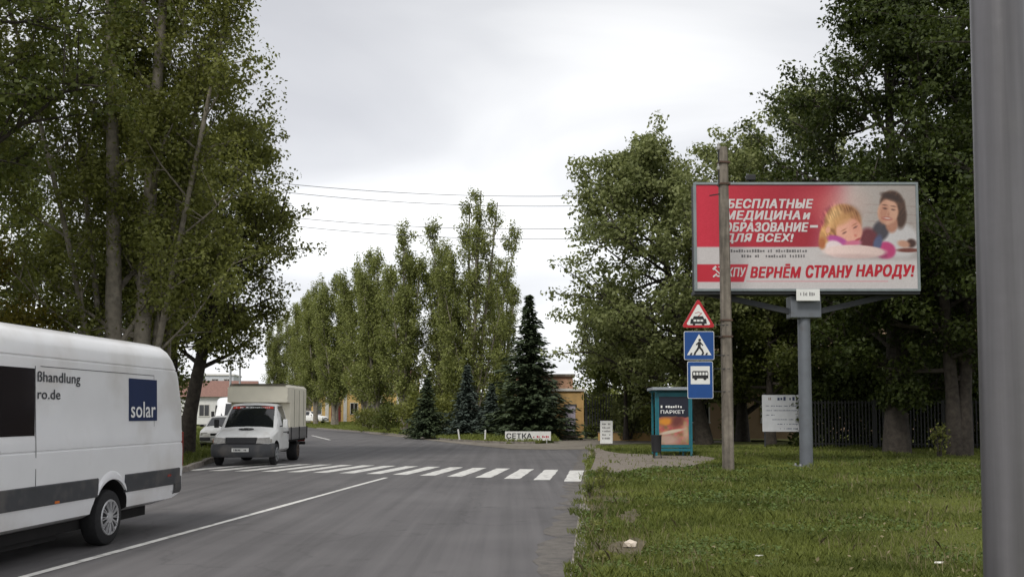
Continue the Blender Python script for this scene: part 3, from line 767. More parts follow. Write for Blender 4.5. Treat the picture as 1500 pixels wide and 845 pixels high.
shrub("rounded dark bush left of the small spruces", (-9.3, 74.5, 0.33), (1.7, 1.4), 1.9, LEAF_DARK, 91)
shrub("second rounded bush, beside the far white car", (-11.8, 82, 0.34), (1.6, 1.3), 1.7, LEAF_POPLAR, 92)
shrub("vine-covered bush over the iron gate", (6.9, 57.8, 0.1), (1.3, 0.9), 3.2, LEAF_SILVER, 93, 0.2, 3600)
shrub("pale climbing bush beside the bus shelter", (8.6, 56.6, 0.1), (1.4, 1.0), 3.4, LEAF_POPLAR, 94, 0.2, 3600)
plant_tree("small_tree", "low dark tree drooping over the iron gate, left of the bus shelter", "tree", (6.5, 56.6, 0.1), LEAF_DARK, BARKDARK, GR, seed=66, H=6.4, z0=2.6, rx=3.0,
           n1=22, n2=8, nleaf=46, size=0.2, trunk_r=0.14, rise=(0.0, 0.3), crad=0.65)
shrub("low dark bush at the foot of the house corner", (4.9, 60.6, 0.1), (0.6, 0.5), 0.9, LEAF_DARK, 95, 0.14, 900)
shrub("dark bush beside the concrete post, by the annex", (12.2, 54.6, 0.1), (0.8, 0.7), 2.2, LEAF_DARK, 96, 0.16, 1800)
shrub("dark hedge bush filling the space behind the iron gate, left half", (5.6, 63.0, 0.1), (1.9, 1.1), 3.6, LEAF_DARK, 97, 0.2, 4200, "hedge bush", "hedge_bush")
shrub("dark hedge bush behind the iron gate, right half", (8.6, 62.2, 0.1), (1.9, 1.1), 3.8, LEAF_DARK, 98, 0.2, 4200, "hedge bush", "hedge_bush")
labs = ["dark hedge bush just right of the white notice board", "second hedge bush right of the notice board", "hedge bush between the two maple trunks", "hedge bush behind the forked maple", "hedge bush right of the forked maple", "last hedge bush, behind the grey lamp post"]
for i, lb in enumerate(labs):
    shrub(lb, (14.6 + 2.5 * i, 44.4 + 0.3 * (i % 2) - 0.45 * i, 0.1), (2.1, 1.2), 4.6 + 0.5 * (i % 3), LEAF_MAPLE, 100 + i, 0.22, 9000, "hedge bush", "hedge_bush")
labs = ["tall dark hedge bush behind the van's roof, near the twin trunks", "dark hedge bush left of the twin trunks", "dark hedge bush under the yellow-green tree", "dark hedge bush at the far left edge"]
for i, lb in enumerate(labs):
    shrub(lb, (-15.4 - 2.9 * i, 40.5 + 0.5 * i, 0.2), (2.1, 1.4), 4.6 - 0.2 * i, LEAF_DARK, 120 + i, 0.2, 3400, "hedge bush", "hedge_bush")
shrub("leafy sapling at the foot of the forked maple", (14.7, 34.2, 0.1), (0.35, 0.3), 1.3, LEAF_POPLAR, 131, 0.12, 260)

labs = ["bush under the fan-shaped poplar, left side", "bush under the fan-shaped poplar, right side", "bush at the foot of the pale poplar trunk", "bush low behind the bushy poplar", "bush behind the leftmost small spruce"]
for i, (x_, y_) in enumerate(((-4.6, 74), (-0.8, 73.5), (-7.2, 81), (-13.0, 97), (-6.3, 70.5))):
    shrub(labs[i], (x_, y_, 0.33), (2.2, 1.5), 2.8 + .3 * (i % 3), LEAF_DARK if i % 2 else LEAF_POPLAR, 140 + i, 0.26, 2600)
# distant wood closing the view
rngt = np.random.default_rng(5); N = 26000; cx = rngt.uniform(-34, 75, 60); cy = 175 + rngt.uniform(0, 60, 60); ch = rngt.uniform(5, 9.5, 60)
i = rngt.integers(0, 60, N); C = np.stack([cx[i], cy[i], ch[i] * .5], 1) + rngt.normal(size=(N, 3)) * np.stack([np.full(N, 2.6), np.full(N, 2.6), ch[i] * .26], 1); C[:, 2] = np.abs(C[:, 2])
V, F = leaf_quads(C, .8 * rngt.uniform(.6, 1.3, N), rngt, .4)
tag(mesh_np("distant_wood", V, F, LEAF_POPLAR, None, tint=np.clip(rngt.normal(.4, .2, N), 0, 1)), "far-off mass of trees beyond the bend", "wood", kind="stuff")

# grass
def blades(name, label, P, hgt, wid, rng, mat, tint):
    N = len(P); az = rng.uniform(0, 2 * math.pi, N); s = np.stack([np.cos(az), np.sin(az), np.zeros(N)], 1) * wid[:, None] * .5
    la = rng.uniform(0, 2 * math.pi, N); ln = np.stack([np.cos(la), np.sin(la), np.zeros(N)], 1) * (hgt * rng.uniform(.1, .75, N))[:, None]
    up = np.zeros((N, 3)); up[:, 2] = hgt
    mid = P + up * .55 + ln * .35
    V = np.stack([P - s, P + s, mid + s * .8, P + up * rng.uniform(.75, 1, N)[:, None] + ln, mid - s * .8], 1).reshape(-1, 3)
    F = np.arange(5 * N).reshape(N, 5)
    o = mesh_np(name, V, F, mat, None, tint=tint)
    return tag(o, label, "grass", kind="stuff")
def vnoise(x, y, s, seed):
    r = np.random.default_rng(seed); g = r.random((64, 64)); xs, ys = x * s, y * s
    i, j = np.floor(xs).astype(int), np.floor(ys).astype(int); fx, fy = xs - i, ys - j
    fx = fx * fx * (3 - 2 * fx); fy = fy * fy * (3 - 2 * fy); G = lambda a, b: g[a % 64, b % 64]
    return (G(i, j) * (1 - fx) + G(i + 1, j) * fx) * (1 - fy) + (G(i, j + 1) * (1 - fx) + G(i + 1, j + 1) * fx) * fy
def in_poly(x, y, pts):
    c = np.zeros(len(x), bool)
    for (x0, y0), (x1, y1) in zip(pts, pts[1:] + pts[:1]):
        c ^= ((y0 > y) != (y1 > y)) & (x < (x1 - x0) * (y - y0) / (y1 - y0 + 1e-12) + x0)
    return c
APRON = [(2.05, 26.2), (2.35, 29), (2.75, 33), (3.2, 38), (3.45, 42.5), (3.8, 43.2), (3.75, 40), (4.1, 37.5), (5.2, 36.6), (6.7, 35.7), (6.9, 33.6), (6.2, 31.2), (5.4, 29.2), (5.0, 28.2), (3.9, 27.8), (3.2, 26.6), (2.7, 25.3), (2.25, 24.6)]
rng = np.random.default_rng(77)
N = 330000
y = np.exp(rng.uniform(np.log(6.0), np.log(46), N)); f = rng.random(N)
x0 = road_right(y) - 0.02 - 0.16 * np.clip(vnoise(np.zeros(N), y, 1.3, 61) * 2.2 - .9, 0, 1); x = x0 + f * (0.60 * y + 3.0 - x0)
n1_, n2_ = vnoise(x, y, 0.55, 1), vnoise(x, y, 2.3, 2)
dens = np.clip(0.25 + 1.3 * n1_ * 0.6 + 0.55 * n2_, 0, 1)
BM = np.zeros(N, bool)
for P in BARES: BM |= in_poly(x, y, P)
dens *= np.where(BM, 0.20 + 0.6 * (n2_ > 0.6), 1) * np.where(in_poly(x, y, APRON), 0.02 + .35 * (vnoise(x, y, 1.6, 8) > .72), 1)
dens *= np.where(x - x0 < 0.45, 0.22 + 0.8 * (vnoise(x, y, 1.1, 5) > .55), 1)
k = rng.random(N) < dens; x, y, n1_, n2_ = x[k], y[k], n1_[k], n2_[k]; N = len(x)
sc = np.clip(y / 16, 0.75, 2.0)
n3_ = vnoise(x + 7, y, .9, 31)
h = (0.03 + 0.13 * n1_ * n2_ * 2.0 * n3_ + 0.06 * rng.random(N) ** 4) * np.clip(sc, .8, 1.25)
tint = np.clip(0.02 + 0.75 * vnoise(x, y, .8, 41) + 0.45 * (n2_ - .5) + rng.normal(0, .20, N), 0, 1)
blades("grass", "uneven green grass over the right verge", np.stack([x, y, np.full(N, LAWN_Z - 0.01)], 1), h, 0.010 * sc * rng.uniform(.6, 1.5, N), rng, GRASSM, tint)
# clover and plantain leaves low in the grass, fallen leaves on top
N = 90000; y = np.exp(rng.uniform(np.log(6.0), np.log(34), N)); x0 = road_right(y) + .02; x = x0 + rng.random(N) * (0.60 * y + 2 - x0)
k = (vnoise(x + 3, y, .75, 71) > .50) & (vnoise(x, y, 2.0, 72) > .38) & ~in_poly(x, y, APRON); x, y = x[k], y[k]; N = len(x)
V, F = leaf_quads(np.stack([x, y, LAWN_Z + rng.uniform(.012, .075, N)], 1), rng.uniform(.022, .055, N) * np.clip(y / 14, .8, 1.8), rng, 1.6, .8)
tag(mesh_np("clover_leaves", V, F, LEAF_CLOVER, None, tint=np.clip(rng.normal(.5, .25, N), 0, 1)), "patches of broad-leaved clover low in the verge grass", "clover", kind="stuff")
N = 700; y = np.exp(rng.uniform(np.log(7.0), np.log(34), N)); x = road_right(y) + .1 + rng.random(N) * (0.58 * y + 1)
V, F = leaf_quads(np.stack([x, y, LAWN_Z + rng.uniform(.03, .08, N)], 1), rng.uniform(.03, .07, N), rng, 2.0, .6)
tag(mesh_np("fallen_leaves", V, F, DRYM, None, tint=rng.random(N)), "scattered yellowed fallen leaves on the verge", "leaves", kind="stuff")
# dry stalks scattered in it
N = 9000; y = np.exp(rng.uniform(np.log(6.5), np.log(40), N)); x0 = road_right(y) + .05; x = x0 + rng.random(N) * (0.58 * y + 2 - x0)
k = (vnoise(x, y, 0.7, 9) > .56) & ~in_poly(x, y, APRON); x, y = x[k], y[k]; N = len(x)
blades("dry_grass", "thin dry stalks among the verge grass", np.stack([x, y, np.full(N, LAWN_Z)], 1), rng.uniform(.06, .22, N), 0.007 * np.clip(y / 14, .8, 2), rng, DRYM, rng.random(N))
# far verge and left verge
N = 60000; pv = np.array([(p.x, p.y) for p in far_pts]); i = (rng.random(N) ** 1.6 * (len(pv) - 40)).astype(int); o = 0.15 + rng.random(N) ** 1.5 * 16
DV = np.array([far_dir(p) for p in pv]); P = pv[i] + DV[i] * o[:, None] + rng.uniform(-.6, .6, (N, 2))
z = np.interp(o, [0, .12, 1.5, 5, 60], [.02, .13, .2, .32, .4]); P = P[:, :]
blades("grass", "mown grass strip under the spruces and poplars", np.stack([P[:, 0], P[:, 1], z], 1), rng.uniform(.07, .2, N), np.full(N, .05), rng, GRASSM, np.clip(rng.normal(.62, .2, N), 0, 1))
N = 26000; lv = np.array([(p.x, p.y) for p in resample(LEFT, 1.0)]); lv = lv[(lv[:, 1] > 12) & (lv[:, 1] < 90)]; i = rng.integers(0, len(lv), N); o = .3 + rng.random(N) ** 1.3 * 9
P = lv[i] + np.stack([-o, rng.uniform(-.6, .6, N)], 1)
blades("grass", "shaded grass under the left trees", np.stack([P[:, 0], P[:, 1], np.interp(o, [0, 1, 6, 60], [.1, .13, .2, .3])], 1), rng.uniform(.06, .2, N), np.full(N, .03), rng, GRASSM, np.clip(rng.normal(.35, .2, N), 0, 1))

# broad-leaved weeds along the kerb
def weed(label, loc, r, h, seed, mat, n=120):
    rng = np.random.default_rng(seed); t = thing("weed_plant", label, "weed", loc, 0, "weeds along the kerb")
    C = rng.normal(size=(n, 3)) * np.array([r, r, h * .3]) * .45 + np.array([0, 0, h * .5]); C[:, 2] = np.clip(C[:, 2], .02, h)
    V, F = leaf_quads(C, .055 * rng.uniform(.6, 1.5, n), rng, .6); mesh_np("leaves", V, F, mat, t, tint=rng.random(n))
    st = MB()
    for k in range(7):
        a = k * .9 + seed; st.tube([(0, 0, 0), (r * .4 * math.cos(a), r * .4 * math.sin(a), h * .5), (r * .7 * math.cos(a), r * .7 * math.sin(a), h * (.7 + .05 * k))], [.006, .004, .002], 4, False)
    st.build("stem", MATS["bark"], t, fix=False)
weed("dark tall weed at the road edge below the crosswalk", (1.45, 18.6, 0.05), .16, .42, 1, LEAF_DARK)
weed("bushy weed behind the tall one, at the pavement's start", (1.85, 20.4, 0.07), .22, .38, 2, LEAF_POPLAR, 160)
weed("weed clump on the kerb at the crosswalk's end", (2.2, 24.0, 0.07), .2, .40, 3, LEAF_POPLAR, 150)
weed("leafy weed at the lower edge of the picture by the road", (0.95, 10.6, 0.05), .16, .16, 4, LEAF_POPLAR, 130)
weed("low weed halfway along the road edge", (1.15, 13.4, 0.05), .18, .18, 5, LEAF_POPLAR, 140)

# stones and litter
ROCK = M("limestone", (0.62, 0.54, 0.45), rough=0.9, var=0.25, scale=14, bump=.4)
LITTER = M("paper_litter", (0.68, 0.66, 0.60), rough=.8, var=.2, scale=20)
def rock(label, loc, s, seed, mat=ROCK, name="stone", cat="stone"):
    bm = bmesh.new(); bmesh.ops.create_icosphere(bm, subdivisions=1, radius=1); rr_ = random.Random(seed)
    for v_ in bm.verts:
        q = 1 + .25 * math.sin(3 * v_.co.x + seed) * math.cos(2.5 * v_.co.y) + rr_.uniform(-.28, .22); v_.co = Vector((v_.co.x * s[0], v_.co.y * s[1], max(v_.co.z, -.55) * s[2])) * q
    me = bpy.data.meshes.new(name); bm.to_mesh(me); bm.free(); me.materials.append(mat)
    o = link(bpy.data.objects.new(name, me)); o.location = loc; return tag(o, label, cat)
rock("pale broken stone lying on the bare earth by the road", (1.35, 11.45, LAWN_Z + .045), (.085, .07, .06), 3)
rock("small whitish lump in the grass right of the pale stone", (2.62, 10.6, LAWN_Z + .04), (.05, .022, .012), 4, LITTER, "paper_scrap", "litter")
rock("white scrap in the grass at the lower right, before the lamp post", (4.35, 10.2, LAWN_Z + .03), (.04, .025, .012), 5, LITTER, "paper_scrap", "litter")
# ------------------------------------------------------------------ vehicles  (local frame: front towards -y, the side we see is +x)
DARKNAVY = M("navy_vinyl", s2l((34, 48, 84)), rough=.35, var=.08)
TEXTGREY = M("lettering_grey", s2l((62, 64, 70)), rough=.5, var=.05)
TEXTWHITE = M("lettering_white", (0.80, 0.80, 0.79), rough=.5, var=.05)
UND = M("chassis_dark", (0.014, 0.013, 0.013), rough=.9, var=.3)

def make_wheel(parent, x, yy, r, w, side, spokes=12, cap=SILVER, inset=0.02):
    t = MB().lathe([(-w / 2, r * .60), (-w / 2, r * .86), (-w * .42, r * .96), (-w * .25, r), (w * .25, r), (w * .42, r * .96), (w / 2, r * .86), (w / 2, r * .60)], (0, 0, 0), 'x', 32).build("wheel", RUBBER, parent, smooth=40)
    t.location = (x, yy, r)
    s = side; d = MB().lathe([(s * (w / 2 - .03), r * .645), (s * (w / 2 + .004), r * .63), (s * (w / 2 + .004), r * .58), (s * (w / 2 - .012), r * .54), (s * (w / 2 - .022), 0.03)], (0, 0, 0), 'x', 28).build("rim", M("wheel_dark", (.035, .035, .037), .6), t, smooth=40)
    b = MB()
    for k in range(spokes):
        a = 2 * math.pi * k / spokes
        for da in (-.085, .085):
            p0 = Vector((s * (w / 2 + .004), math.cos(a) * r * .16, math.sin(a) * r * .16)); p1 = Vector((s * (w / 2 + .008), math.cos(a + da) * r * .60, math.sin(a + da) * r * .60))
            b.bar(p0, p1, r * .062, .012)
    b.lathe([(s * (w / 2 - .005), r * .23), (s * (w / 2 + .012), r * .20), (s * (w / 2 + .018), .015)], (0, 0, 0), 'x', 20)
    b.lathe([(s * (w / 2), r * .645), (s * (w / 2 + .01), r * .63), (s * (w / 2 + .01), r * .585), (s * (w / 2), r * .57)], (0, 0, 0), 'x', 28, closed=False)
    b.build("hubcap", cap, t)
    return t

def cut_arches(body, axles, r, xin, dark):
    cutters = []
    for (yy, zz_) in axles:
        for sx in (-1, 1):
            c = MB().lathe([(sx * xin, r), (sx * 1.4, r)], (0, yy, zz_), 'x', 36).build("arch_cutter", None, body.parent)
            md = body.modifiers.new("arch", 'BOOLEAN'); md.object = c; md.operation = 'DIFFERENCE'; md.solver = 'EXACT'; cutters.append(c)
    bpy.context.view_layer.update(); dg = bpy.context.evaluated_depsgraph_get(); dg.update()
    me = bpy.data.meshes.new_from_object(body.evaluated_get(dg)); body.modifiers.clear(); mats = list(body.data.materials); body.data = me
    me.materials.clear(); me.materials.append(mats[0]); me.materials.append(dark)
    for p in me.polygons:
        p.material_index = 0
        for (yy, zz_) in axles:
            if math.hypot(p.center.y - yy, p.center.z - zz_) < r * 1.004 and abs(p.center.x) > xin - .02 and abs(p.normal.x) < .5: p.material_index = 1
            if math.hypot(p.center.y - yy, p.center.z - zz_) < r and abs(abs(p.center.x) - xin) < .02: p.material_index = 1
    me.polygons.foreach_set("use_smooth", [True] * len(me.polygons)); me.set_sharp_from_angle(angle=R(32))
    for c in cutters: bpy.data.objects.remove(c)

VP = [(0.86, .38), (0.955, .43), (0.978, .56), (0.985, .82), (0.983, 1.13), (0.979, 1.205), (0.968, 1.215), (0.967, 1.225), (0.978, 1.237), (0.974, 1.36), (0.962, 1.40), (0.955, 1.75), (0.942, 2.16), (0.934, 2.24), (0.922, 2.25), (0.921, 2.262), (0.930, 2.275), (0.905, 2.40), (0.855, 2.51), (0.77, 2.59), (0.60, 2.63), (0.35, 2.655), (0.0, 2.665)]
def van_ring(yy):
    top = np.interp(yy, [-3.6, -3.5, -3.2, -2.72, -1.95, -1.5, -1.0, 3.0, 3.6], [0.80, .96, 1.08, 1.24, 2.26, 2.54, 2.665, 2.665, 2.64])
    ws = np.interp(yy, [-3.6, -3.5, -3.2, -2.7, 3.45, 3.60, 3.68, 3.73, 3.75], [.74, .86, .95, 1.0, 1.0, .994, .98, .955, .92])
    half = []
    for (x, z) in VP:
        zb = z
        if top < 2.6: zb = .38 + (z - .38) * (top - .38) / (2.665 - .38)
        xs = x
        if yy < -1.0 and top < 2.6:                     # nose and cab are narrower higher up
            xs = x * (1 - .10 * max(0, (zb - 1.1)) )
        if yy > 3.0: zb = max(zb, .38 + .12 * (yy - 3.0) / .75)
        ln = .42 * max(0, (zb - 1.5) / 1.2) ** 2.2 * max(0, (yy - 2.0) / 1.6) ** 2 + .10 * max(0, .75 - zb) * max(0, (yy - 3.35) / .4)
        half.append((xs * ws, yy - ln, zb))
    return [(x, y_, z) for (x, y_, z) in half] + [(-x, y_, z) for (x, y_, z) in reversed(half[:-1])]
def make_van(label, loc, rotz, lettering):
    t = thing("delivery_van", label, "van", loc, rotz, None)
    ys = [-3.6, -3.57, -3.5, -3.38, -3.2, -2.95, -2.72, -2.4, -2.1, -1.95, -1.5, -1.0, -.24, -.2, .6, 1.5, 2.4, 2.75, 2.9, 3.05, 3.2, 3.35, 3.45, 3.53, 3.60, 3.65, 3.69, 3.72, 3.74, 3.75]
    body = MB().loft([van_ring(v_) for v_ in ys]).build("body", VANWHITE, t, smooth=32)
    AX = [(-2.75, .345), (1.5, .345)]
    base = body.data.copy()
    cut_arches(body, AX, .475, .62, UND)
    ref = bpy.data.objects.new("tmp", base)
    peel(ref, "windscreen", lambda c, n: -2.72 < c.y < -1.95 and n.y < -.25 and n.z > .25 and abs(c.x) < .93, GLASS, t, .004, .95)
    bpy.data.objects.remove(ref)
    for s in (1, -1):
        for (yy, zz_) in AX: make_wheel(t, s * (.985 - .125), yy, .345, .225, s)
        # dark glass panes set in the side, following its tumblehome
        def sidepane(nm, y0, y1, z0, z1, mat, par, proud=.006):
            b = MB(); P = []
            for zz_ in np.linspace(z0, z1, 5):
                xx = np.interp(zz_, [p[1] for p in VP], [p[0] for p in VP])
                P += [(s * (xx + proud), y0, zz_), (s * (xx + proud), y1, zz_)]
            b.add(P, [(2 * i, 2 * i + 1, 2 * i + 3, 2 * i + 2) for i in range(4)])
            return b.build(nm, mat, par, smooth=40)
        sidepane("side_window", -1.78, -.215, 1.40, 2.13, VANGLASS, t)
        sidepane("door_seam", -.205, -.193, .82, 2.60, BLACK, t, .0025)
        if lettering:
            sidepane("panel_seam", -.1, 2.72, 2.155, 2.163, DKGREY, t, .003); sidepane("panel_seam", 2.712, 2.72, 1.46, 2.163, DKGREY, t, .003)
        # dark protective band in three lengths between the arches
        for (a, b_) in ((-2.40, 1.15), (1.85, 3.52)):
            n = 8; P = []
            for yy in np.linspace(a, b_, n):
                for (xo, zz_) in ((.974, .62), (.998, .63), (1.000, .845), (.976, .86)): P.append((s * xo, yy, zz_))
            F = [(4 * i + k, 4 * i + k + 1, 4 * i + k + 5, 4 * i + k + 4) for i in range(n - 1) for k in range(3)] + [(0, 1, 2, 3), tuple(4 * (n - 1) + k for k in (3, 2, 1, 0))]
            MB().add(P, F).build("rub_strip", DKGREY, t)
        for (yy, zz_) in AX:   # flared lip in body colour
            b = MB(); V_ = []; n = 22
            for i in range(n):
                a = R(40 + 100 * i / (n - 1)); e_ = .10 * math.sin(math.pi * i / (n - 1)) ** .6
                for (rr_, xo) in ((.470, .978), (.474, 1.006), (.476 + e_ * .55, 1.010), (.478 + e_, .984)): V_.append((s * xo, yy + rr_ * math.cos(a), zz_ + rr_ * math.sin(a)))
            b.add(V_, [(4 * i + k, 4 * i + k + 1, 4 * i + k + 5, 4 * i + k + 4) for i in range(n - 1) for k in range(3)])
            b.build("wheel_arch", VANWHITE, t, smooth=40)
        MB().box((s * .935, 3.675, 1.12), (.06, .07, .50)).build("tail_lamp", REDLIGHT, t, bevel=.012)
        MB().box((s * 1.0, .22, .645), (.012, .09, .03)).build("side_marker", ORANGE, t, bevel=.004)
        MB().box((s * .996, 3.16, .76), (.012, .12, .035)).build("side_marker", REDLIGHT, t, bevel=.004)
        MB().box((s * .62, -3.50, .86), (.34, .16, .22)).build("headlight", HEADLIGHT, t, bevel=.04)
        m_ = MB().box((s * 1.10, -1.92, 1.55), (.20, .12, .36)).build("mirror", BLACK, t, bevel=.04)
        MB().bar((s * .93, -1.9, 1.45), (s * 1.05, -1.92, 1.45), .05).build("mirror_arm", BLACK, m_)
        MB().box((s * .992, -1.0, 1.24), (.03, .22, .05)).build("door_handle", BLACK, t, bevel=.01)
    # rear bumper wrapped round the corners, front bumper
    P = []
    for (x, y_) in ((-.985, 3.34), (-.972, 3.60), (-.91, 3.75), (-.6, 3.80), (.6, 3.80), (.91, 3.75), (.972, 3.60), (.985, 3.34)):
        for (k, zz_) in ((.985, .49), (1.012, .53), (1.015, .72), (.985, .76)): P.append((x * k, y_ * (.99 if zz_ < .45 else 1), zz_))
    MB().add(P, [(4 * i + k, 4 * i + k + 1, 4 * i + k + 5, 4 * i + k + 4) for i in range(7) for k in range(3)]).build("rear_bumper", DKGREY, t, smooth=50)
    P = []
    for (x, y_) in ((-.97, -3.2), (-.9, -3.5), (-.6, -3.68), (.6, -3.68), (.9, -3.5), (.97, -3.2)):
        for (k, zz_) in ((.97, .25), (1.02, .30), (1.02, .66), (.97, .72)): P.append((x * k, y_ * k, zz_))
    MB().add(P, [(4 * i + k, 4 * i + k + 1, 4 * i + k + 5, 4 * i + k + 4) for i in range(5) for k in range(3)]).build("front_bumper", DKGREY, t, smooth=50)
    MB().box((0, -3.56, .86), (.62, .08, .16)).build("grille", BLACK, t, bevel=.02)
    MB().box((0, -3.71, .48), (.52, .02, .11)).build("number_plate", PLATE, t)
    MB().box((0, 0.0, .33), (1.5, 5.9, .20)).box((.5, .1, .27), (.4, 1.3, .22)).box((0, 1.5, .35), (1.6, .12, .12)).build("underbody", UND, t)
    if lettering:
        def side(z): return float(np.interp(z, [p[1] for p in VP], [p[0] for p in VP]))
        def on(z0, z1, y0):
            x0_, x1_ = side(z0) + .004, side(z1) + .004; v_ = Vector((x1_ - x0_, 0, z1 - z0)).normalized(); return (x0_, y0, z0), tuple(v_)
        O, v_ = on(1.54, 2.10, 1.97)
        sq = MB().plate([(0, 0), (.83, 0), (.83, .56), (0, .56)], O, (0, 1, 0), v_, .002).build("solar_panel_sticker", DARKNAVY, t)
        text("lettering", "solar", (O[0] + .003, O[1] + .05, O[2] + .045), (0, 1, 0), v_, .72, .21, TEXTWHITE, sq, bold=.012)
        O, v_ = on(1.955, 2.12, -.16); text("lettering", "ßhandlung", O, (0, 1, 0), v_, .90, .150, TEXTGREY, t, bold=.012)
        O, v_ = on(1.80, 1.93, -.16); text("lettering", "ro.de", O, (0, 1, 0), v_, .46, .108, TEXTGREY, t, bold=.012)
    return t
make_van("white high-roofed delivery van with a navy solar sticker on its side", (-6.13, 11.08, 0), -math.atan(.085), True)
make_van("plain white panel van far off on the left, behind the parked car", (-18.6, 66.0, 0.0), R(12), False)

# ---- small dropside truck with a canvas box
CANVAS = M("canvas_cream", s2l((236, 230, 212)), rough=.85, var=.10, scale=1.5, bump=.25, bscale=3.0, dirt=((.52, .48, .40), 2.2, .58, .3))
CANVASD = M("canvas_top", s2l((122, 118, 104)), rough=.9, var=.2, scale=3)
BOARD = M("dropside_grey", s2l((128, 126, 126)), rough=.6, var=.2, scale=4, dirt=((.12, .11, .10), 4, .5, .6))
HEADLAMP2 = M("truck_headlamp", (.30, .29, .27), rough=.12, metal=.4, var=.35, scale=14)
REDSTRIP = M("red_sunstrip", s2l((205, 58, 40)), rough=.4, var=.1)
def gaz_ring(yy, zb, w0, zbelt, wb, ztop, wt):
    h = [(w0 * .90, zb), (w0 * .985, zb + .08), (w0, zb + (zbelt - zb) * .45), (wb, zbelt), (wt + (wb - wt) * .30, zbelt + (ztop - zbelt) * .72), (wt, ztop - .05), (wt * .93, ztop - .012), (wt * .5, ztop + .018), (0, ztop + .026)]
    return [(x, yy, z) for (x, z) in h] + [(-x, yy, z) for (x, z) in reversed(h[:-1])]
def make_truck(label, loc, rotz):
    t = thing("delivery_truck", label, "truck", loc, rotz)
    st = [(-2.66, .50, .74, .72, .72, .80, .66), (-2.62, .46, .83, .80, .82, .88, .76), (-2.5, .42, .89, .86, .88, .955, .80), (-2.2, .40, .925, .95, .92, 1.045, .83), (-1.76, .40, .945, 1.06, .94, 1.15, .86), (-1.72, .40, .948, 1.07, .943, 1.17, .86),
          (-1.40, .40, .955, 1.10, .95, 1.55, .80), (-1.06, .40, .96, 1.12, .952, 1.87, .74), (-.95, .40, .96, 1.12, .952, 1.925, .725), (-.86, .40, .96, 1.12, .952, 1.94, .72), (-.24, .40, .96, 1.12, .952, 1.945, .72), (-.12, .40, .955, 1.12, .948, 1.93, .715)]
    cab = MB().loft([gaz_ring(*s) for s in st]).build("cab", GAZWHITE, t, smooth=32)
    base = cab.data.copy(); cut_arches(cab, [(-1.95, .36)], .42, .55, UND)
    ref = bpy.data.objects.new("tmp", base)
    ws = peel(ref, "windscreen", lambda c, n: -1.72 < c.y < -1.06 and n.y < -.3 and n.z > .2 and abs(c.x) < .76, GLASS, t, .006, .97)
    for s in (1, -1):
        peel(ref, "side_window", lambda c, n: -1.10 < c.y < -.2 and n.x * s > .6 and 1.14 < c.z < 1.84, GLASS, t, .005, .90)
    bpy.data.objects.remove(ref)
    # red sun strip with white print along the top of the windscreen
    O = Vector((-.60, -1.155, 1.785)); v_ = Vector((0, .70, .714)).normalized()
    ss = MB().plate([(-.06, -.02), (1.26, -.02), (1.23, .075), (-.03, .075)], O, (1, 0, 0), v_, .014).build("sun_strip", REDSTRIP, ws or t)
    scribble("lettering", O + Vector((.04, -.012, .010)), (1, 0, 0), v_, 1.12, .05, 17, TEXTWHITE, t, 4, .006)
    # hood emblem oval
    el = [(0.24 * math.cos(a), .10 * math.sin(a)) for a in np.linspace(0, 2 * math.pi, 20, endpoint=False)]
    MB().plate(el, (0, -2.05, 1.128), (1, 0, 0), Vector((0, .97, .24)).normalized(), .012).build("hood_vent", BLACK, t)
    for s in (1, -1):
        MB().box((s * .09, -2.055, 1.142), (.04, .06, .02)).build("vent_slot", STEEL, t)
        MB().loft([[(s * .48, -2.735, .71), (s * .86, -2.64, .71), (s * .87, -2.61, .89), (s * .50, -2.70, .87)], [(s * .50, -2.60, .70), (s * .80, -2.48, .70), (s * .81, -2.46, .88), (s * .52, -2.56, .86)]]).build("headlight", HEADLAMP2, t)
        MB().box((s * .875, -2.50, .78), (.05, .14, .12)).build("indicator", ORANGE if s < 0 else HEADLIGHT, t, bevel=.015)
        m_ = MB().box((s * 1.10, -1.44, 1.30), (.15, .09, .27)).build("mirror", GAZWHITE if s > 0 else BLACK, t, bevel=.03)
        MB().bar((s * .90, -1.4, 1.2), (s * 1.05, -1.44, 1.24), .035).build("mirror_arm", BLACK, m_)
        MB().box((s * .962, -.62, 1.02), (.02, .85, .025)).build("door_trim", BLACK, t)
        MB().box((s * .965, -.34, .98), (.03, .15, .04)).build("door_handle", BLACK, t, bevel=.008)
        make_wheel(t, s * (.86), -1.95, .34, .19, s, 6, STEEL)
        make_wheel(t, s * (.80), 1.35, .34, .34, s, 6, M("rusty_rim", (.12, .09, .07), .8, var=.4))
        MB().box((s * .955, 1.35, .62), (.05, .62, .05)).build("mudguard", UND, t)
    MB().loft([[(-.45, -2.73, .70), (.45, -2.73, .70), (.48, -2.70, .885), (-.48, -2.70, .885)], [(-.46, -2.60, .70), (.46, -2.60, .70), (.50, -2.58, .87), (-.50, -2.58, .87)]]).build("grille", BLACK, t)
    for z in (.735, .775, .815): MB().box((0, -2.735 + (z - .70) * .16, z), (.86, .012, .012)).build("grille_bar", DKGREY, t)
    P = []
    for (x, y_) in ((-.97, -2.30), (-.95, -2.55), (-.80, -2.70), (-.4, -2.745), (.4, -2.745), (.80, -2.70), (.95, -2.55), (.97, -2.30)):
        for (k, zz_) in ((.96, .27), (1.0, .31), (1.015, .50), (1.0, .66), (.95, .70)): P.append((x * k, y_ * (k * .5 + .5), zz_))
    MB().add(P, [(5 * i + k, 5 * i + k + 1, 5 * i + k + 6, 5 * i + k + 5) for i in range(7) for k in range(4)]).build("front_bumper", DKGREY, t, smooth=50)
    pl = MB().box((0, -2.775, .50), (.52, .02, .115)).build("number_plate", PLATE, t)
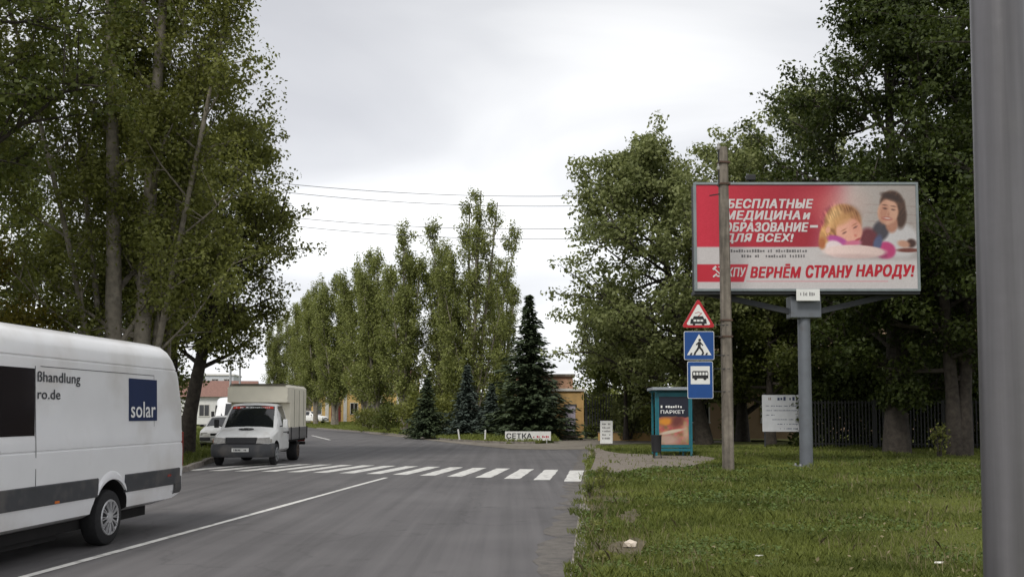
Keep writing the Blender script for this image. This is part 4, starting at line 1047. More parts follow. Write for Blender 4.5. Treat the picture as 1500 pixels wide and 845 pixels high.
    scribble("lettering", (-.2, -2.786, .47), (1, 0, 0), (0, 0, 1), .4, .065, 9, BLACK, pl, 2)
    # canvas box with a peaked front over the cab, dropside bed
    W = .985
    r0 = [(-W, -.62, 1.99), (W, -.62, 1.99), (W, -.60, 2.47), (W * .92, -.60, 2.55), (-W * .92, -.60, 2.55), (-W, -.60, 2.47)]
    r1 = [(-W, -.13, 1.97), (W, -.13, 1.97), (W, -.13, 2.49), (W * .93, -.13, 2.575), (-W * .93, -.13, 2.575), (-W, -.13, 2.49)]
    r2 = [(-W, -.10, 1.15), (W, -.10, 1.15), (W, -.10, 2.49), (W * .93, -.10, 2.575), (-W * .93, -.10, 2.575), (-W, -.10, 2.49)]
    rings = [r0, r1, r2] + [[(x + (.012 * math.sin(i * 2.1) if abs(x) > .95 and 1.2 < z < 2.45 else 0), -.10 + i * .35, z + .008 * math.sin(i * 3.0)) for (x, _, z) in r2] for i in range(1, 9)]
    MB().loft(rings).build("canvas_box", CANVAS, t, smooth=25)
    MB().box((0, 1.05, 2.592), (W * 1.84, 3.30, .02)).box((0, -.615, 2.545), (W * 1.86, .03, .04)).build("canvas_top", CANVASD, t)
    for s in (1, -1):
        for yy in (.55, 1.4, 2.2): MB().box((s * (W + .004), yy, 1.8), (.012, .02, 1.25)).build("strap", CANVASD, t)
        sd = MB().box((s * 1.0, 1.24, .95), (.045, 2.90, .40)).build("dropside", BOARD, t, bevel=.008)
        for z in (.84, 1.06): MB().box((s * 1.026, 1.24, z), (.012, 2.86, .03)).build("rib", BOARD, sd)
        for yy in (-.16, 1.24, 2.66): MB().box((s * 1.03, yy, .95), (.03, .06, .44)).build("post", UND, sd)
    MB().box((0, 1.24, .72), (1.95, 2.9, .07)).build("bed_floor", UND, t)
    MB().box((.38, .5, .53), (.08, 4.4, .16)).box((-.38, .5, .53), (.08, 4.4, .16)).box((0, 1.35, .36), (1.2, .12, .12)).box((0, -1.95, .36), (1.2, .1, .1)).box((.62, .25, .52), (.3, .6, .3)).build("chassis", UND, t)
    MB().box((0, 2.78, .55), (1.9, .08, .10)).build("rear_beam", UND, t)
    for s in (1, -1): MB().box((s * .8, 2.81, .66), (.26, .04, .10)).build("tail_lamp", REDLIGHT, t)
    return t
make_truck("small white truck with cream canvas box stopped at the crosswalk", (-8.42, 33.35, 0), R(1.2))

# ---- saloon cars
def car_ring(yy, zb, w, zbelt, ztop, wt):
    h = [(w * .88, zb), (w * .98, zb + .1), (w, zb + (zbelt - zb) * .55), (w * .965, zbelt), (wt + (w * .95 - wt) * .25, zbelt + (ztop - zbelt) * .75), (wt, ztop - .03), (wt * .6, ztop), (0, ztop + .01)]
    return [(x, yy, z) for (x, z) in h] + [(-x, yy, z) for (x, z) in reversed(h[:-1])]
def make_car(label, loc, rotz, paint, group):
    t = thing("parked_car", label, "car", loc, rotz, group)
    st = [(-2.12, .35, .62, .58, .64, .5), (-2.05, .26, .74, .66, .72, .62), (-1.8, .2, .80, .74, .80, .68), (-1.05, .2, .83, .86, .92, .72), (-.98, .2, .83, .88, .95, .70), (-.35, .2, .84, .90, 1.34, .58), (-.15, .2, .84, .90, 1.40, .56), (.7, .2, .84, .91, 1.41, .56), (.95, .2, .84, .91, 1.36, .57), (1.45, .2, .83, .91, 1.0, .66), (1.55, .2, .82, .90, .96, .68), (2.0, .24, .78, .86, .92, .66), (2.08, .34, .70, .78, .84, .58)]
    body = MB().loft([car_ring(*s) for s in st]).build("body", paint, t, smooth=32)
    base = body.data.copy(); cut_arches(body, [(-1.3, .3), (1.25, .3)], .35, .5, UND); ref = bpy.data.objects.new("tmp", base)
    peel(ref, "windscreen", lambda c, n: -.98 < c.y < -.35 and n.y < -.3 and n.z > .2 and abs(c.x) < .62, GLASS, t, .005, .96)
    peel(ref, "rear_window", lambda c, n: .95 < c.y < 1.45 and n.y > .3 and abs(c.x) < .62, GLASS, t, .005, .96)
    for s in (1, -1):
        peel(ref, "side_window", lambda c, n: -.35 < c.y < .95 and n.x * s > .5 and .92 < c.z < 1.36, GLASS, t, .005, .92)
        for yy in (-1.3, 1.25): make_wheel(t, s * .73, yy, .29, .18, s, 6)
        MB().box((s * .55, -2.05, .62), (.30, .12, .12)).build("headlight", HEADLIGHT, t, bevel=.02)
        MB().box((s * .58, 2.05, .76), (.24, .08, .13)).build("tail_lamp", REDLIGHT, t, bevel=.015)
        MB().box((s * .92, -.7, .96), (.16, .08, .11)).build("mirror", BLACK, t, bevel=.02)
    bpy.data.objects.remove(ref)
    MB().box((0, -2.10, .40), (1.45, .10, .16)).build("front_bumper", DKGREY, t, bevel=.03)
    MB().box((0, 2.07, .42), (1.45, .10, .16)).build("rear_bumper", DKGREY, t, bevel=.03)
    MB().box((0, -2.11, .60), (.55, .06, .10)).build("grille", BLACK, t, bevel=.01)
    MB().box((0, -2.165, .40), (.52, .02, .11)).build("number_plate", PLATE, t)
    return t
CARGREY = M("silver_car_paint", (.36, .37, .38), rough=.3, metal=.3, var=.08)
c0 = make_car("white saloon parked half behind the leaning tree, left of the truck", (-13.15, 45.6, 0.10), R(6), GAZWHITE, "parked saloon cars")
make_car("pale silver saloon far off before the yellow house, right of the trunks", (-17.4, 124, 0.4), R(62), CARGREY, "parked saloon cars")
dup(c0, (-24.6, 121, 0.4), R(70), "tiny white saloon far off between the dark poplar trunks")
# ------------------------------------------------------------------ street furniture
SIGNBLUE = M("sign_blue", s2l((20, 66, 128)), rough=.4, var=.08)
SIGNRED = M("sign_red", s2l((166, 26, 36)), rough=.4, var=.08)
SIGNWHITE = M("sign_white", (0.66, 0.66, 0.64), rough=.45, var=.06)
SIGNBLACK = M("sign_black", (0.015, 0.015, 0.016), rough=.5, var=.05)
TEAL = M("teal_paint", s2l((28, 100, 112)), rough=.45, var=.15, scale=4, dirt=((.10, .09, .07), 5, .58, .5))
BBFRAME = M("billboard_frame", s2l((128, 136, 138)), rough=.5, metal=.3, var=.15)
BBPOST = M("billboard_post_paint", s2l((102, 106, 112)), rough=.45, metal=.2, var=.15, scale=2.5, dirt=((.10, .09, .085), 4, .58, .5))
BBDARK = M("billboard_back", s2l((44, 46, 50)), rough=.6, var=.2)
TXT_RED = M("poster_red_ink", s2l((168, 20, 40)), rough=.5, var=.06)
TXT_GREY = M("poster_grey_ink", s2l((96, 92, 94)), rough=.5, var=.06)
PRINT = paint_mat("printed_vinyl", .45)
X_, Z_, MY = (1, 0, 0), (0, 0, 1), (0, -1, 0)

def ell(x, y, cx, cy, rx, ry, rot=0.0, soft=.12):
    c, s = math.cos(rot), math.sin(rot); dx, dy = x - cx, y - cy
    d = np.sqrt(((dx * c + dy * s) / rx) ** 2 + ((-dx * s + dy * c) / ry) ** 2)
    return np.clip((1 + soft - d) / (2 * soft), 0, 1)
def lay(col, mask, c):
    return col * (1 - mask[:, None]) + np.array(c, float) * mask[:, None]
def sstep(v_, a, b): 
    t = np.clip((v_ - a) / (b - a), 0, 1); return t * t * (3 - 2 * t)

def billboard_print(u, v_):
    X = 1020 + u * 321; Y = 421 - v_ * 149                    # poster layout in its own units
    col = np.tile(np.array([188., 182., 182.]), (len(u), 1))  # print tones dulled: shade on the board is put into these colours
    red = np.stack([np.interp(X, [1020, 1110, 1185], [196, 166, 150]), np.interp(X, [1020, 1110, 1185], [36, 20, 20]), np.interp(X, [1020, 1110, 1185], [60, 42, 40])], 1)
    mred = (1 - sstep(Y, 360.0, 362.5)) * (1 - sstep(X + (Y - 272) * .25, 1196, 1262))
    col = col * (1 - mred[:, None]) + red * mred[:, None]
    bg = (1 - sstep(Y, 355, 378)) * sstep(X, 1225, 1275); col = lay(col, bg * .8, (176, 166, 160))
    col = lay(col, ell(X, Y, 1215, 300, 40, 26, 0, .7) * .35, (228, 150, 130))
    for yy in (300, 312, 324): col = lay(col, (np.abs(Y - yy - (X - 1270) * .05) < .8) * sstep(X, 1262, 1275) * .35, (150, 130, 125))
    # woman
    col = lay(col, ell(X, Y, 1318, 352, 27, 24, .2, .15), (214, 210, 212))
    col = lay(col, ell(X, Y, 1289, 338, 12, 16, .5, .2), (70, 66, 74))
    col = lay(col, ell(X, Y, 1319, 318, 8, 17, .1, .25), (74, 48, 36)); hairw = vnoise(X * .5 + Y * .35, Y * .12, 1.0, 81)[:, None] * 40; hw = np.maximum(ell(X, Y, 1306, 298, 17.2, 17.5, .3, .12), ell(X, Y, 1319, 306, 6, 13, .25, .25)); col = col * (1 - hw[:, None]) + (np.array([62., 40., 30.]) + hairw * np.array([1., .75, .6])) * hw[:, None]
    col = lay(col, ell(X, Y, 1305, 328, 9, 13, 0, .2), (186, 132, 108))
    col = lay(col, ell(X, Y, 1300, 311, 15, 18.5, .22, .10), (214, 164, 138)); col = lay(col, ell(X, Y, 1294, 312, 6, 15, .18, .4) * .6, (184, 124, 100))
    col = lay(col, ell(X, Y, 1306, 290, 15, 5, .32, .35), (58, 38, 30))
    for ex in (1296, 1308): col = lay(col, ell(X, Y, ex, 307 + (ex - 1302) * .15, 2.9, 1.2, .15, .6) * .75, (62, 38, 34)); col = lay(col, ell(X, Y, ex, 302 + (ex - 1302) * .15, 4, .9, .15, .5) * .7, (70, 44, 36))
    col = lay(col, ell(X, Y, 1299, 320.5, 7, 2.4, .12, .4) * .8, (168, 72, 66)); col = lay(col, ell(X, Y, 1299, 320.2, 5.2, 1.0, .12, .5), (226, 206, 196)); col = lay(col, ell(X, Y, 1310, 314, 5, 6, 0, .6) * .4, (228, 176, 150)); col = lay(col, ell(X, Y, 1303, 298, 9, 5, .2, .6) * .4, (226, 176, 150)); col = lay(col, ell(X, Y, 1301, 315, 1.6, 3.2, .1, .6) * .5, (168, 106, 84))
    # table, book and hands
    col = lay(col, ell(X, Y, 1328, 366, 16, 3, 0, .3), (120, 60, 48)); col = lay(col, ell(X, Y, 1333, 356, 7, 6, 0, .3), (70, 42, 34)); col = lay(col, ell(X, Y, 1322, 357, 9, 5, .2, .3), (206, 156, 132))
    # child
    col = lay(col, ell(X, Y, 1296, 366, 14, 12, .2, .15), (198, 62, 122)); col = lay(col, ell(X, Y, 1290, 372, 8, 6, .2, .3) * .6, (140, 36, 84))
    col = lay(col, ell(X, Y, 1272, 352, 14, 18, -.3, .2), (108, 44, 52)); col = lay(col, ell(X, Y, 1284, 356, 6, 12, .3, .3), (84, 92, 128))
    col = lay(col, ell(X, Y, 1234, 326, 27, 26, -.2, .08), (170, 118, 74)); col = lay(col, ell(X, Y, 1207, 346, 8, 17, .12, .2), (196, 144, 88)); col = lay(col, ell(X, Y, 1203, 356, 5, 8, 0, .4), (168, 96, 54))
    col = lay(col, ell(X, Y, 1222, 318, 10, 16, .5, .4) * .7, (226, 186, 128)); col = lay(col, ell(X, Y, 1246, 312, 14, 9, .5, .5) * .5, (118, 76, 46))
    hs_ = ell(X, Y, 1230, 328, 30, 30, 0, .1)[:, None] * (vnoise(X * .55 - Y * .2, Y * .16, 1.0, 82)[:, None] - .5) * np.array([70., 60., 46.]); col = col + hs_; col = lay(col, ell(X, Y, 1243, 339, 19, 19, -.35, .09), (228, 168, 146)); col = lay(col, ell(X, Y, 1253, 331, 8, 12, -.3, .5) * .4, (206, 132, 112))
    col = lay(col, ell(X, Y, 1233, 322, 17, 7, -.45, .4) * .8, (196, 146, 92))
    col = lay(col, ell(X, Y, 1212, 337, 3.2, 5, .2, .3), (222, 160, 134))
    for (ex, ey) in ((1236, 341), (1252, 333)): col = lay(col, ell(X, Y, ex, ey, 3.2, 1.2, -.5, .6) * .7, (78, 48, 42)); col = lay(col, ell(X, Y, ex - 1, ey - 4, 4, 1, -.5, .6) * .6, (150, 100, 66))
    col = lay(col, ell(X, Y, 1252, 345, 2.2, 2, 0, .5) * .7, (206, 116, 100)); col = lay(col, ell(X, Y, 1255, 351, 5, 1.7, -.5, .4), (170, 64, 70))
    col = lay(col, ell(X, Y, 1226, 353, 16, 7, .35, .2), (176, 74, 144)); col = lay(col, ell(X, Y, 1248, 356, 12, 4, -.1, .3), (206, 110, 140))
    col = lay(col, ell(X, Y, 1222, 364, 15, 11, .5, .15), (226, 208, 210))
    col = lay(col, ell(X, Y, 1250, 368, 46, 9.5, .02, .10), (228, 202, 196)); col = lay(col, ell(X, Y, 1250, 375, 40, 3.5, .02, .5) * .45, (176, 146, 144))
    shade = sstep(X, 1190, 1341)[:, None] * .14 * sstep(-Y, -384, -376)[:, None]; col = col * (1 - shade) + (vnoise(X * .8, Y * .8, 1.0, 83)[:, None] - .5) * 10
    # red parallelogram of the party mark
    pm = sstep(Y, 385.5, 387) * (1 - sstep(Y, 410.5, 412)) * (1 - sstep(X + (Y - 386) * .28, 1094, 1096)); col = lay(col, pm, (180, 24, 46))
    col = lay(col, ((Y > 409.6) & (Y < 410.8) & (X > 1092) & (X < 1298)) * .6, (206, 110, 122))
    return col

bb = thing("billboard", "large red and white political billboard on a single grey post", "billboard", (8.33, 28.1, LAWN_Z), 0)
W, ZB, ZT = 6.36, 4.96, 8.06
def bbp(X, Y): return (-W / 2 + .07 + (X - 1020) / 321 * (W - .14), -.366, ZB + .10 + (421 - Y) / 149 * (ZT - ZB - .17))
MB().lathe([(0, .185), (ZB + .4, .175)], (0, .05, 0), 'z', 24).build("post", BBPOST, bb, smooth=40)
bp_ = MB().box((0, .05, .03), (.62, .62, .06)).build("base_plate", BBPOST, bb, bevel=.008)
for a in range(4): MB().lathe([(.05, .03), (.10, .03)], (.24 * (1 if a % 2 else -1), .05 + .24 * (1 if a > 1 else -1), .01), 'z', 8).build("bolt", STEEL, bp_)
MB().box((0, .05, ZB - .42), (.86, .5, .62)).build("head_box", BBPOST, bb, bevel=.02)
for s in (-1, 1): MB().bar((s * .35, .05, ZB - .55), (s * 2.7, .05, ZB - .02), .14, .16).build("support_arm", BBDARK, bb)
MB().box((0, -.08, (ZB + ZT) / 2), (W - .06, .46, ZT - ZB - .06)).build("panel_body", BBDARK, bb)
MB().box((0, -.08, ZB - .03), (W, .52, .10)).build("lower_rail", BBDARK, bb)
fr = [((0, ZB + .035), (W, .07)), ((0, ZT - .035), (W, .07)), ((-W / 2 + .035, (ZB + ZT) / 2), (.07, ZT - ZB - .142)), ((W / 2 - .035, (ZB + ZT) / 2), (.07, ZT - ZB - .142))]
for (c, d) in fr: MB().box((c[0], -.33, c[1]), (d[0], .12, d[1])).build("frame", BBFRAME, bb, bevel=.006)
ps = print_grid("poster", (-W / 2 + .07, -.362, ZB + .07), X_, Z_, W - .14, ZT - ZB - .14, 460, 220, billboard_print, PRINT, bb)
def bt(body, x0, x1, y0, y1, mat, bold=.042, shear=.22): 
    p = bbp(x0, y1); q = bbp(x1, y0); return text("lettering", body, p, X_, Z_, q[0] - p[0], q[2] - p[2], mat, ps, bold, shear)
POSTERW = M('poster_white_shaded', s2l((196, 190, 190)), rough=.5, var=.05)  # white ink greyed, with the board's shade in its colour
bt("БЕСПЛАТНЫЕ", 1066, 1190.5, 293, 306, POSTERW); bt("МЕДИЦИНА", 1062, 1171, 310, 325, POSTERW); bt("и", 1176, 1186, 313, 322, POSTERW)
bt("ОБРАЗОВАНИЕ", 1061, 1183, 327, 340, POSTERW); bt("–", 1187, 1196, 331.5, 333.5, POSTERW); bt("ДЛЯ ВСЕХ!", 1060, 1161, 343, 357, POSTERW)
p = bbp(1054, 370); scribble("small_print", p, X_, Z_, 2.55, .085, 34, TXT_GREY, ps, 3); p = bbp(1085, 377.5); scribble("small_print", p, X_, Z_, 1.9, .085, 25, TXT_GREY, ps, 5)
bt("ВЕРНЁМ", 1098, 1171, 387, 406.5, TXT_RED); bt("СТРАНУ", 1179, 1246, 389, 406.5, TXT_RED); bt("НАРОДУ!", 1252, 1336, 388, 408, TXT_RED)
bt("КПУ", 1064, 1091, 392, 405, POSTERW, .02)
# hammer and sickle of the mark
hs = MB(); o = bbp(1052, 398)
arc = [((.15 + (0.0)) * math.cos(a), .15 * math.sin(a)) for a in np.linspace(R(-120), R(95), 16)]; inn = [(.115 * math.cos(a) - .018, .115 * math.sin(a) + .01) for a in np.linspace(R(95), R(-120), 16)]
hs.plate(arc + inn, o, X_, Z_, .003)
for (a, b, w) in (((-.15, .10), (.12, -.15), .035), ((-.17, -.15), (-.06, -.06), .045), ((-.17, .06), (-.08, .15), .06)):
    d = Vector((b[0] - a[0], b[1] - a[1])); nn = Vector((-d.y, d.x)).normalized() * w / 2
    hs.plate([(a[0] - nn.x, a[1] - nn.y), (b[0] - nn.x, b[1] - nn.y), (b[0] + nn.x, b[1] + nn.y), (a[0] + nn.x, a[1] + nn.y)], (o[0], o[1] - .0005 * (1 + w * 40), o[2]), X_, Z_, .003)
hs.build("emblem", POSTERW, ps)
np_ = MB().box((0.0, -.40, ZB - .11), (.66, .02, .33)).build("name_plate", SIGNWHITE, bb, bevel=.004)
scribble("small_print", (-.22, -.4115, ZB - .14), X_, Z_, .42, .11, 10, TXT_GREY, np_, 9)
# floodlight on the top edge
fl = MB().box((-1.55, -.34, ZT + .14), (.26, .14, .16)).build("floodlight", BLACK, bb, bevel=.02); MB().bar((-1.55, -.1, ZT), (-1.55, -.32, ZT + .10), .03).build("bracket", BLACK, fl)

# ---- concrete post with old line fittings
cp = thing("concrete_post", "tall square weathered concrete post in front of the billboard", "post", (5.67, 26.1, LAWN_Z), R(8))
def sq(w, z, dx=0): c = w * .18; h = w / 2; return [(x + dx, y_, z) for (x, y_) in ((-h + c, -h), (h - c, -h), (h, -h + c), (h, h - c), (h - c, h), (-h + c, h), (-h, h - c), (-h, -h + c))]
MB().loft([sq(.27, -.1), sq(.262, 2.2), sq(.25, 4.4, -.01), sq(.235, 6.5, -.02), sq(.225, 8.4, -.03), sq(.20, 8.62, -.03)]).build("shaft", CONCRETE, cp, smooth=25)
for z in (3.55, 3.98, 7.62, 8.2): MB().box((-.012 * z / 4, 0, z), (.285, .285, .045)).build("band", M("rust_band", (.09, .055, .04), .9, var=.4), cp)
for z in (7.6, 8.15):
    b = MB().bar((-.15, 0, z - .05), (-.15, 0, z + .42), .035).build("pin", BLACK, cp)
    MB().lathe([(0, .02), (.03, .055), (.09, .06), (.12, .035), (.18, .04), (.2, .01)], (-.15, 0, z + .38), 'z', 12).build("insulator", M("porcelain", (.30, .29, .27), .3), b, smooth=40)
MB().bar((-.15, -.02, 7.35), (-.42, -.02, 7.30), .03).build("stub_arm", BLACK, cp)

# ---- three road signs on brackets
def sign(name, label, loc, w, brz):
    t = thing(name, label, "road sign", loc, 0, "road signs stacked left of the concrete post")
    for z in brz: MB().bar((-.10, .035, z), (.80, .10, z), .018).build("bracket", BBDARK, t)
    return t
def rrect(w, h, r, n=5):
    P = []
    for (cx, cy, a0) in ((w / 2 - r, h / 2 - r, 0), (-w / 2 + r, h / 2 - r, 90), (-w / 2 + r, -h / 2 + r, 180), (w / 2 - r, -h / 2 + r, 270)):
        P += [(cx + r * math.cos(R(a0 + 90 * k / (n - 1))), cy + r * math.sin(R(a0 + 90 * k / (n - 1)))) for k in range(n)]
    return P
def tri(a, r=.05):
    h = a * .866; c = [(0, h * 2 / 3), (-a / 2, -h / 3), (a / 2, -h / 3)]; P = []
    for i, (x, y_) in enumerate(c):
        l_ = math.hypot(x, y_); cx, cy = x * (1 - 2 * r / l_), y_ * (1 - 2 * r / l_); a0 = math.atan2(y_, x)
        P += [(cx + r * math.cos(a0 + R(k)), cy + r * math.sin(a0 + R(k))) for k in (-60, -30, 0, 30, 60)]
    return P
def pl(b, pts, lay_, t=.003): return b.plate(pts, (0, -.009 - .004 * lay_ if lay_ else 0.0, 0), X_, Z_, t)
def circ(cx, cy, r, n=14): return [(cx + r * math.cos(2 * math.pi * k / n), cy + r * math.sin(2 * math.pi * k / n)) for k in range(n)]
# tram warning
s1 = sign("road_sign", "red-bordered triangular tram warning sign, top of the three", (4.89, 25.88, 4.13), .86, (-.18,))
pl(MB(), tri(.90), 0, .012).build("back_plate", STEEL, s1); pl(MB(), tri(.895), 1).build("red_border", SIGNRED, s1); pl(MB(), tri(.66, .035), 2).build("white_field", SIGNWHITE, s1)
b = MB(); pl(b, [(-.22, -.16), (.22, -.16), (.20, -.03), (-.20, -.03)], 3); pl(b, [(-.15, -.028), (.15, -.028), (.12, .04), (-.12, .04)], 3)
for x in (-.12, .12): pl(b, circ(x, -.165, .035), 3.8)
b.build("tram_symbol", SIGNBLACK, s1)
b = MB()
for x in (-.13, -.04, .05): pl(b, [(x, -.10), (x + .07, -.10), (x + .07, -.05), (x, -.05)], 4.6)
b.build("tram_window", SIGNWHITE, s1)
pl(MB(), [(-.012, .042), (.012, .042), (.10, .12), (.0, .155), (-.10, .12), (-.085, .115), (0, .14), (.075, .118)], 3.2).build("pantograph", SIGNRED, s1)
# pedestrian crossing
s2 = sign("road_sign", "square blue pedestrian crossing sign, middle of the three", (4.90, 25.88, 3.40), .8, (.25, -.25))
pl(MB(), rrect(.79, .75, .04), 0, .012).build("white_border", SIGNWHITE, s2); pl(MB(), rrect(.765, .725, .035), 1).build("blue_field", SIGNBLUE, s2)
pl(MB(), [(0, .30), (-.32, -.25), (.32, -.25)], 2).build("white_triangle", SIGNWHITE, s2)
b = MB(); pl(b, circ(.015, .145, .036), 3)
for k, (a, c, w) in enumerate((((.01, .10), (.0, -.045), .075), ((.0, -.03), (.075, -.12), .05), ((.072, -.105), (.11, -.215), .045), ((-.005, -.03), (-.06, -.13), .05), ((-.055, -.115), (-.12, -.21), .045), ((.02, .09), (.10, .0), .032), ((0, .09), (-.08, .02), .032))):
    d = Vector((c[0] - a[0], c[1] - a[1])); q = Vector((-d.y, d.x)).normalized() * w / 2
    pl(b, [(a[0] - q.x, a[1] - q.y), (c[0] - q.x, c[1] - q.y), (c[0] + q.x, c[1] + q.y), (a[0] + q.x, a[1] + q.y)], 3.0 + .12 * k)
for x in (-.25, -.155, .05, .155): pl(b, [(x, -.245), (x + .055, -.245), (x + .075, -.19), (x + .03, -.19)], 3)
b.build("walking_figure_symbol", SIGNBLACK, s2)
# bus stop
s3 = sign("road_sign", "tall blue bus stop sign, lowest of the three", (4.92, 25.88, 2.50), .66, (.30, -.30))
pl(MB(), rrect(.67, .97, .04), 0, .012).build("white_border", SIGNWHITE, s3); pl(MB(), rrect(.645, .945, .035), 1).build("blue_field", SIGNBLUE, s3)
pl(MB(), [(-.25, -.11), (.25, -.11), (.25, .36), (-.25, .36)], 2).build("white_field", SIGNWHITE, s3)
b = MB(); bus = [(-.21, .04), (.21, .04), (.21, .20), (.19, .235), (-.19, .235), (-.21, .20)]; pl(b, bus, 3)
for x in (-.12, .12): pl(b, circ(x, .035, .04), 3.8)
b.build("bus_symbol", SIGNBLACK, s3)
b = MB()
for x in (-.185, -.105, -.025, .055, .135): pl(b, [(x, .125), (x + .055, .125), (x + .055, .20), (x, .20)], 4.6)
b.build("bus_window", SIGNWHITE, s3)

# ---- bus shelter with an advertising end panel
def shelter_print(u, v_):
    col = np.tile(np.array([22., 26., 44.]), (len(u), 1))
    n_ = vnoise(u * 9, v_ * 14, 1.0, 21); n2 = vnoise(u * 20, v_ * 26, 1.0, 22)
    low = 1 - sstep(v_ + .04 * (n_ - .5), .56, .60)
    base = np.stack([120 + 70 * n_, 74 + 40 * n2, 58 + 30 * n_], 1); col = col * (1 - low[:, None]) + base * low[:, None]
    col = lay(col, low * ell(u, v_, .22, .48, .24, .07, 0, .4), (206, 134, 40)); col = lay(col, low * ell(u, v_, .62, .50, .2, .12, .4, .5), (104, 50, 46))
    col = lay(col, ell(u, v_, .42, .27, .42, .035, .12, .3), (196, 182, 160)); col = lay(col, ell(u, v_, .3, .1, .4, .12, 0, .5) * .8, (178, 160, 146)); col = lay(col, ell(u, v_, .9, .25, .1, .2, 0, .5) * .6, (200, 186, 160))
    return col
sh = thing("bus_shelter", "teal bus shelter with a grey roof and a dark advertising end panel", "bus shelter", (5.75, 35.3, LAWN_Z + .016), R(-2))
RF = M("shelter_roof", s2l((150, 156, 164)), rough=.5, metal=.2, var=.15)
MB().box((-.02, .68, 2.38), (1.50, 1.95, .10)).build("roof", RF, sh, bevel=.012)
for k in range(3): MB().box((-.02, .2 + .5 * k, 2.30), (1.4, .05, .055)).build("roof_beam", TEAL, sh)
for (x, yy) in ((-.62, 0), (.62, 0), (-.60, 1.4), (.62, 1.4)): MB().box((x, yy, 1.14), (.075, .075, 2.28)).build("post", TEAL, sh, bevel=.006)
ap = MB().box((0, 0, 1.25), (1.16, .10, 1.92)).build("advert_box", TEAL, sh, bevel=.006)
ad = print_grid("advert_print", (-.52, -.056, .40), X_, Z_, 1.04, 1.70, 60, 90, shelter_print, PRINT, ap)
text("lettering", "ПАРКЕТ", (-.46, -.058, 1.50), X_, Z_, .84, .12, TEXTWHITE, ap, .015); scribble("lettering", (-.46, -.058, 1.70), X_, Z_, .78, .10, 9, TEXTWHITE, ap, 12)
MB().box((0, 0, 2.20), (1.17, .06, .10)).build("fascia", TEAL, sh); MB().box((0, 0, .22), (1.17, .05, .10)).build("kick_rail", TEAL, sh)
for k in range(2): 
    pn = MB().box((.62, .37 + .66 * k, 1.25), (.012, .62, 1.7)).build("back_pane", M("shelter_glass", (.16, .19, .19), rough=.15, var=.2, spec=.6), sh)
for x in (.30, .42): MB().box((x, .7, .47), (.09, 1.2, .035)).build("bench_slat", M("bench_wood", (.20, .13, .07), .8, var=.3), sh)
for yy in (.25, 1.15): MB().box((.36, yy, .225), (.06, .06, .45)).build("bench_leg", TEAL, sh)

# ---- litter bin
bn = thing("litter_bin", "black round litter bin on legs before the bus shelter", "bin", (4.88, 33.6, LAWN_Z + .016), 0)
MB().lathe([(.20, .13), (.22, .16), (.74, .18), (.76, .19), (.78, .19), (.78, .165), (.5, .15)], (0, 0, 0), 'z', 18, closed=False).lathe([(.20, .13), (.205, .01)], (0, 0, 0), 'z', 18).build("drum", BLACK, bn, smooth=40)
for a in range(3): MB().bar((.12 * math.cos(a * 2.1), .12 * math.sin(a * 2.1), .25), (.17 * math.cos(a * 2.1), .17 * math.sin(a * 2.1), 0), .028).build("leg", BLACK, bn)

# ---- grey lamp post close to the camera
lp = thing("lamp_post", "thick grey painted lamp post close by at the right edge", "lamp post", (1.506, 3.0, LAWN_Z - .02), 0)
b = MB(); n = 9
MB().lathe([(0, .092), (1.0, .0865), (2.6, .0785), (5.0, .068), (8.0, .055), (8.05, .01)], (0, 0, 0), 'z', 32).build("shaft", POLEGREY, lp, smooth=40)
MB().lathe([(0, .15), (.02, .15), (.03, .11), (.25, .105), (.26, .094)], (0, 0, 0), 'z', 24).build("foot", POLEGREY, lp, smooth=40)
arm = MB().tube([(0, 0, 7.95), (-.3, 0, 8.35), (-.9, 0, 8.6), (-1.5, 0, 8.7)], [.04, .035, .03, .03], 10).build("arm", POLEGREY, lp, smooth=40)
MB().box((-1.85, 0, 8.72), (.72, .26, .12)).build("lantern", STEEL, arm, bevel=.03)

# ---- small signs round the drive
BOARDW = M("white_board", (.66, .66, .64), rough=.6, var=.08, scale=2)
INK = M("black_ink", (.02, .02, .025), rough=.6)
REDINK = M("red_ink", (.42, .03, .05), rough=.6)
ls = thing("low_sign", "long low white roadside sign reading in black and red letters", "sign", (0.85, 52.9, .14), R(-1))
bd = MB().box((0, 0, .27), (2.44, .03, .48)).build("board", BOARDW, ls, bevel=.006)
text("lettering", "СЕТКА", (-1.14, -.017, .14), X_, Z_, 1.34, .27, INK, bd, .03); scribble("lettering", (.28, -.017, .17), X_, Z_, .86, .12, 9, REDINK, bd, 4)
for x in (-1.0, 0, 1.0): MB().box((x, .035, .05), (.05, .04, .34)).build("leg", STEEL, ls)
af = thing("sandwich_board", "white sandwich board standing on the grass by the drive", "sign", (4.72, 49.6, .10), R(-8))
for s in (-1, 1):
    rot = Matrix.Rotation(R(12 * s), 3, 'X')
    p_ = MB().box((0, s * .14, .58), (.62, .03, 1.15), rot).build("board", BOARDW, af, bevel=.006)
    if s < 0:
        for k in range(5):
            o_ = Vector((-.2, s * .14, .58)) + rot @ Vector((0, -.017, .36 - .18 * k)); scribble("lettering", o_, X_, tuple(rot @ Vector((0, 0, 1))), .42, .09, 6, TXT_GREY, p_, 20 + k)
for x in (-.29, .29): MB().bar((x, -.24, 0), (x, -.02, 1.14), .035).build("leg", STEEL, af)
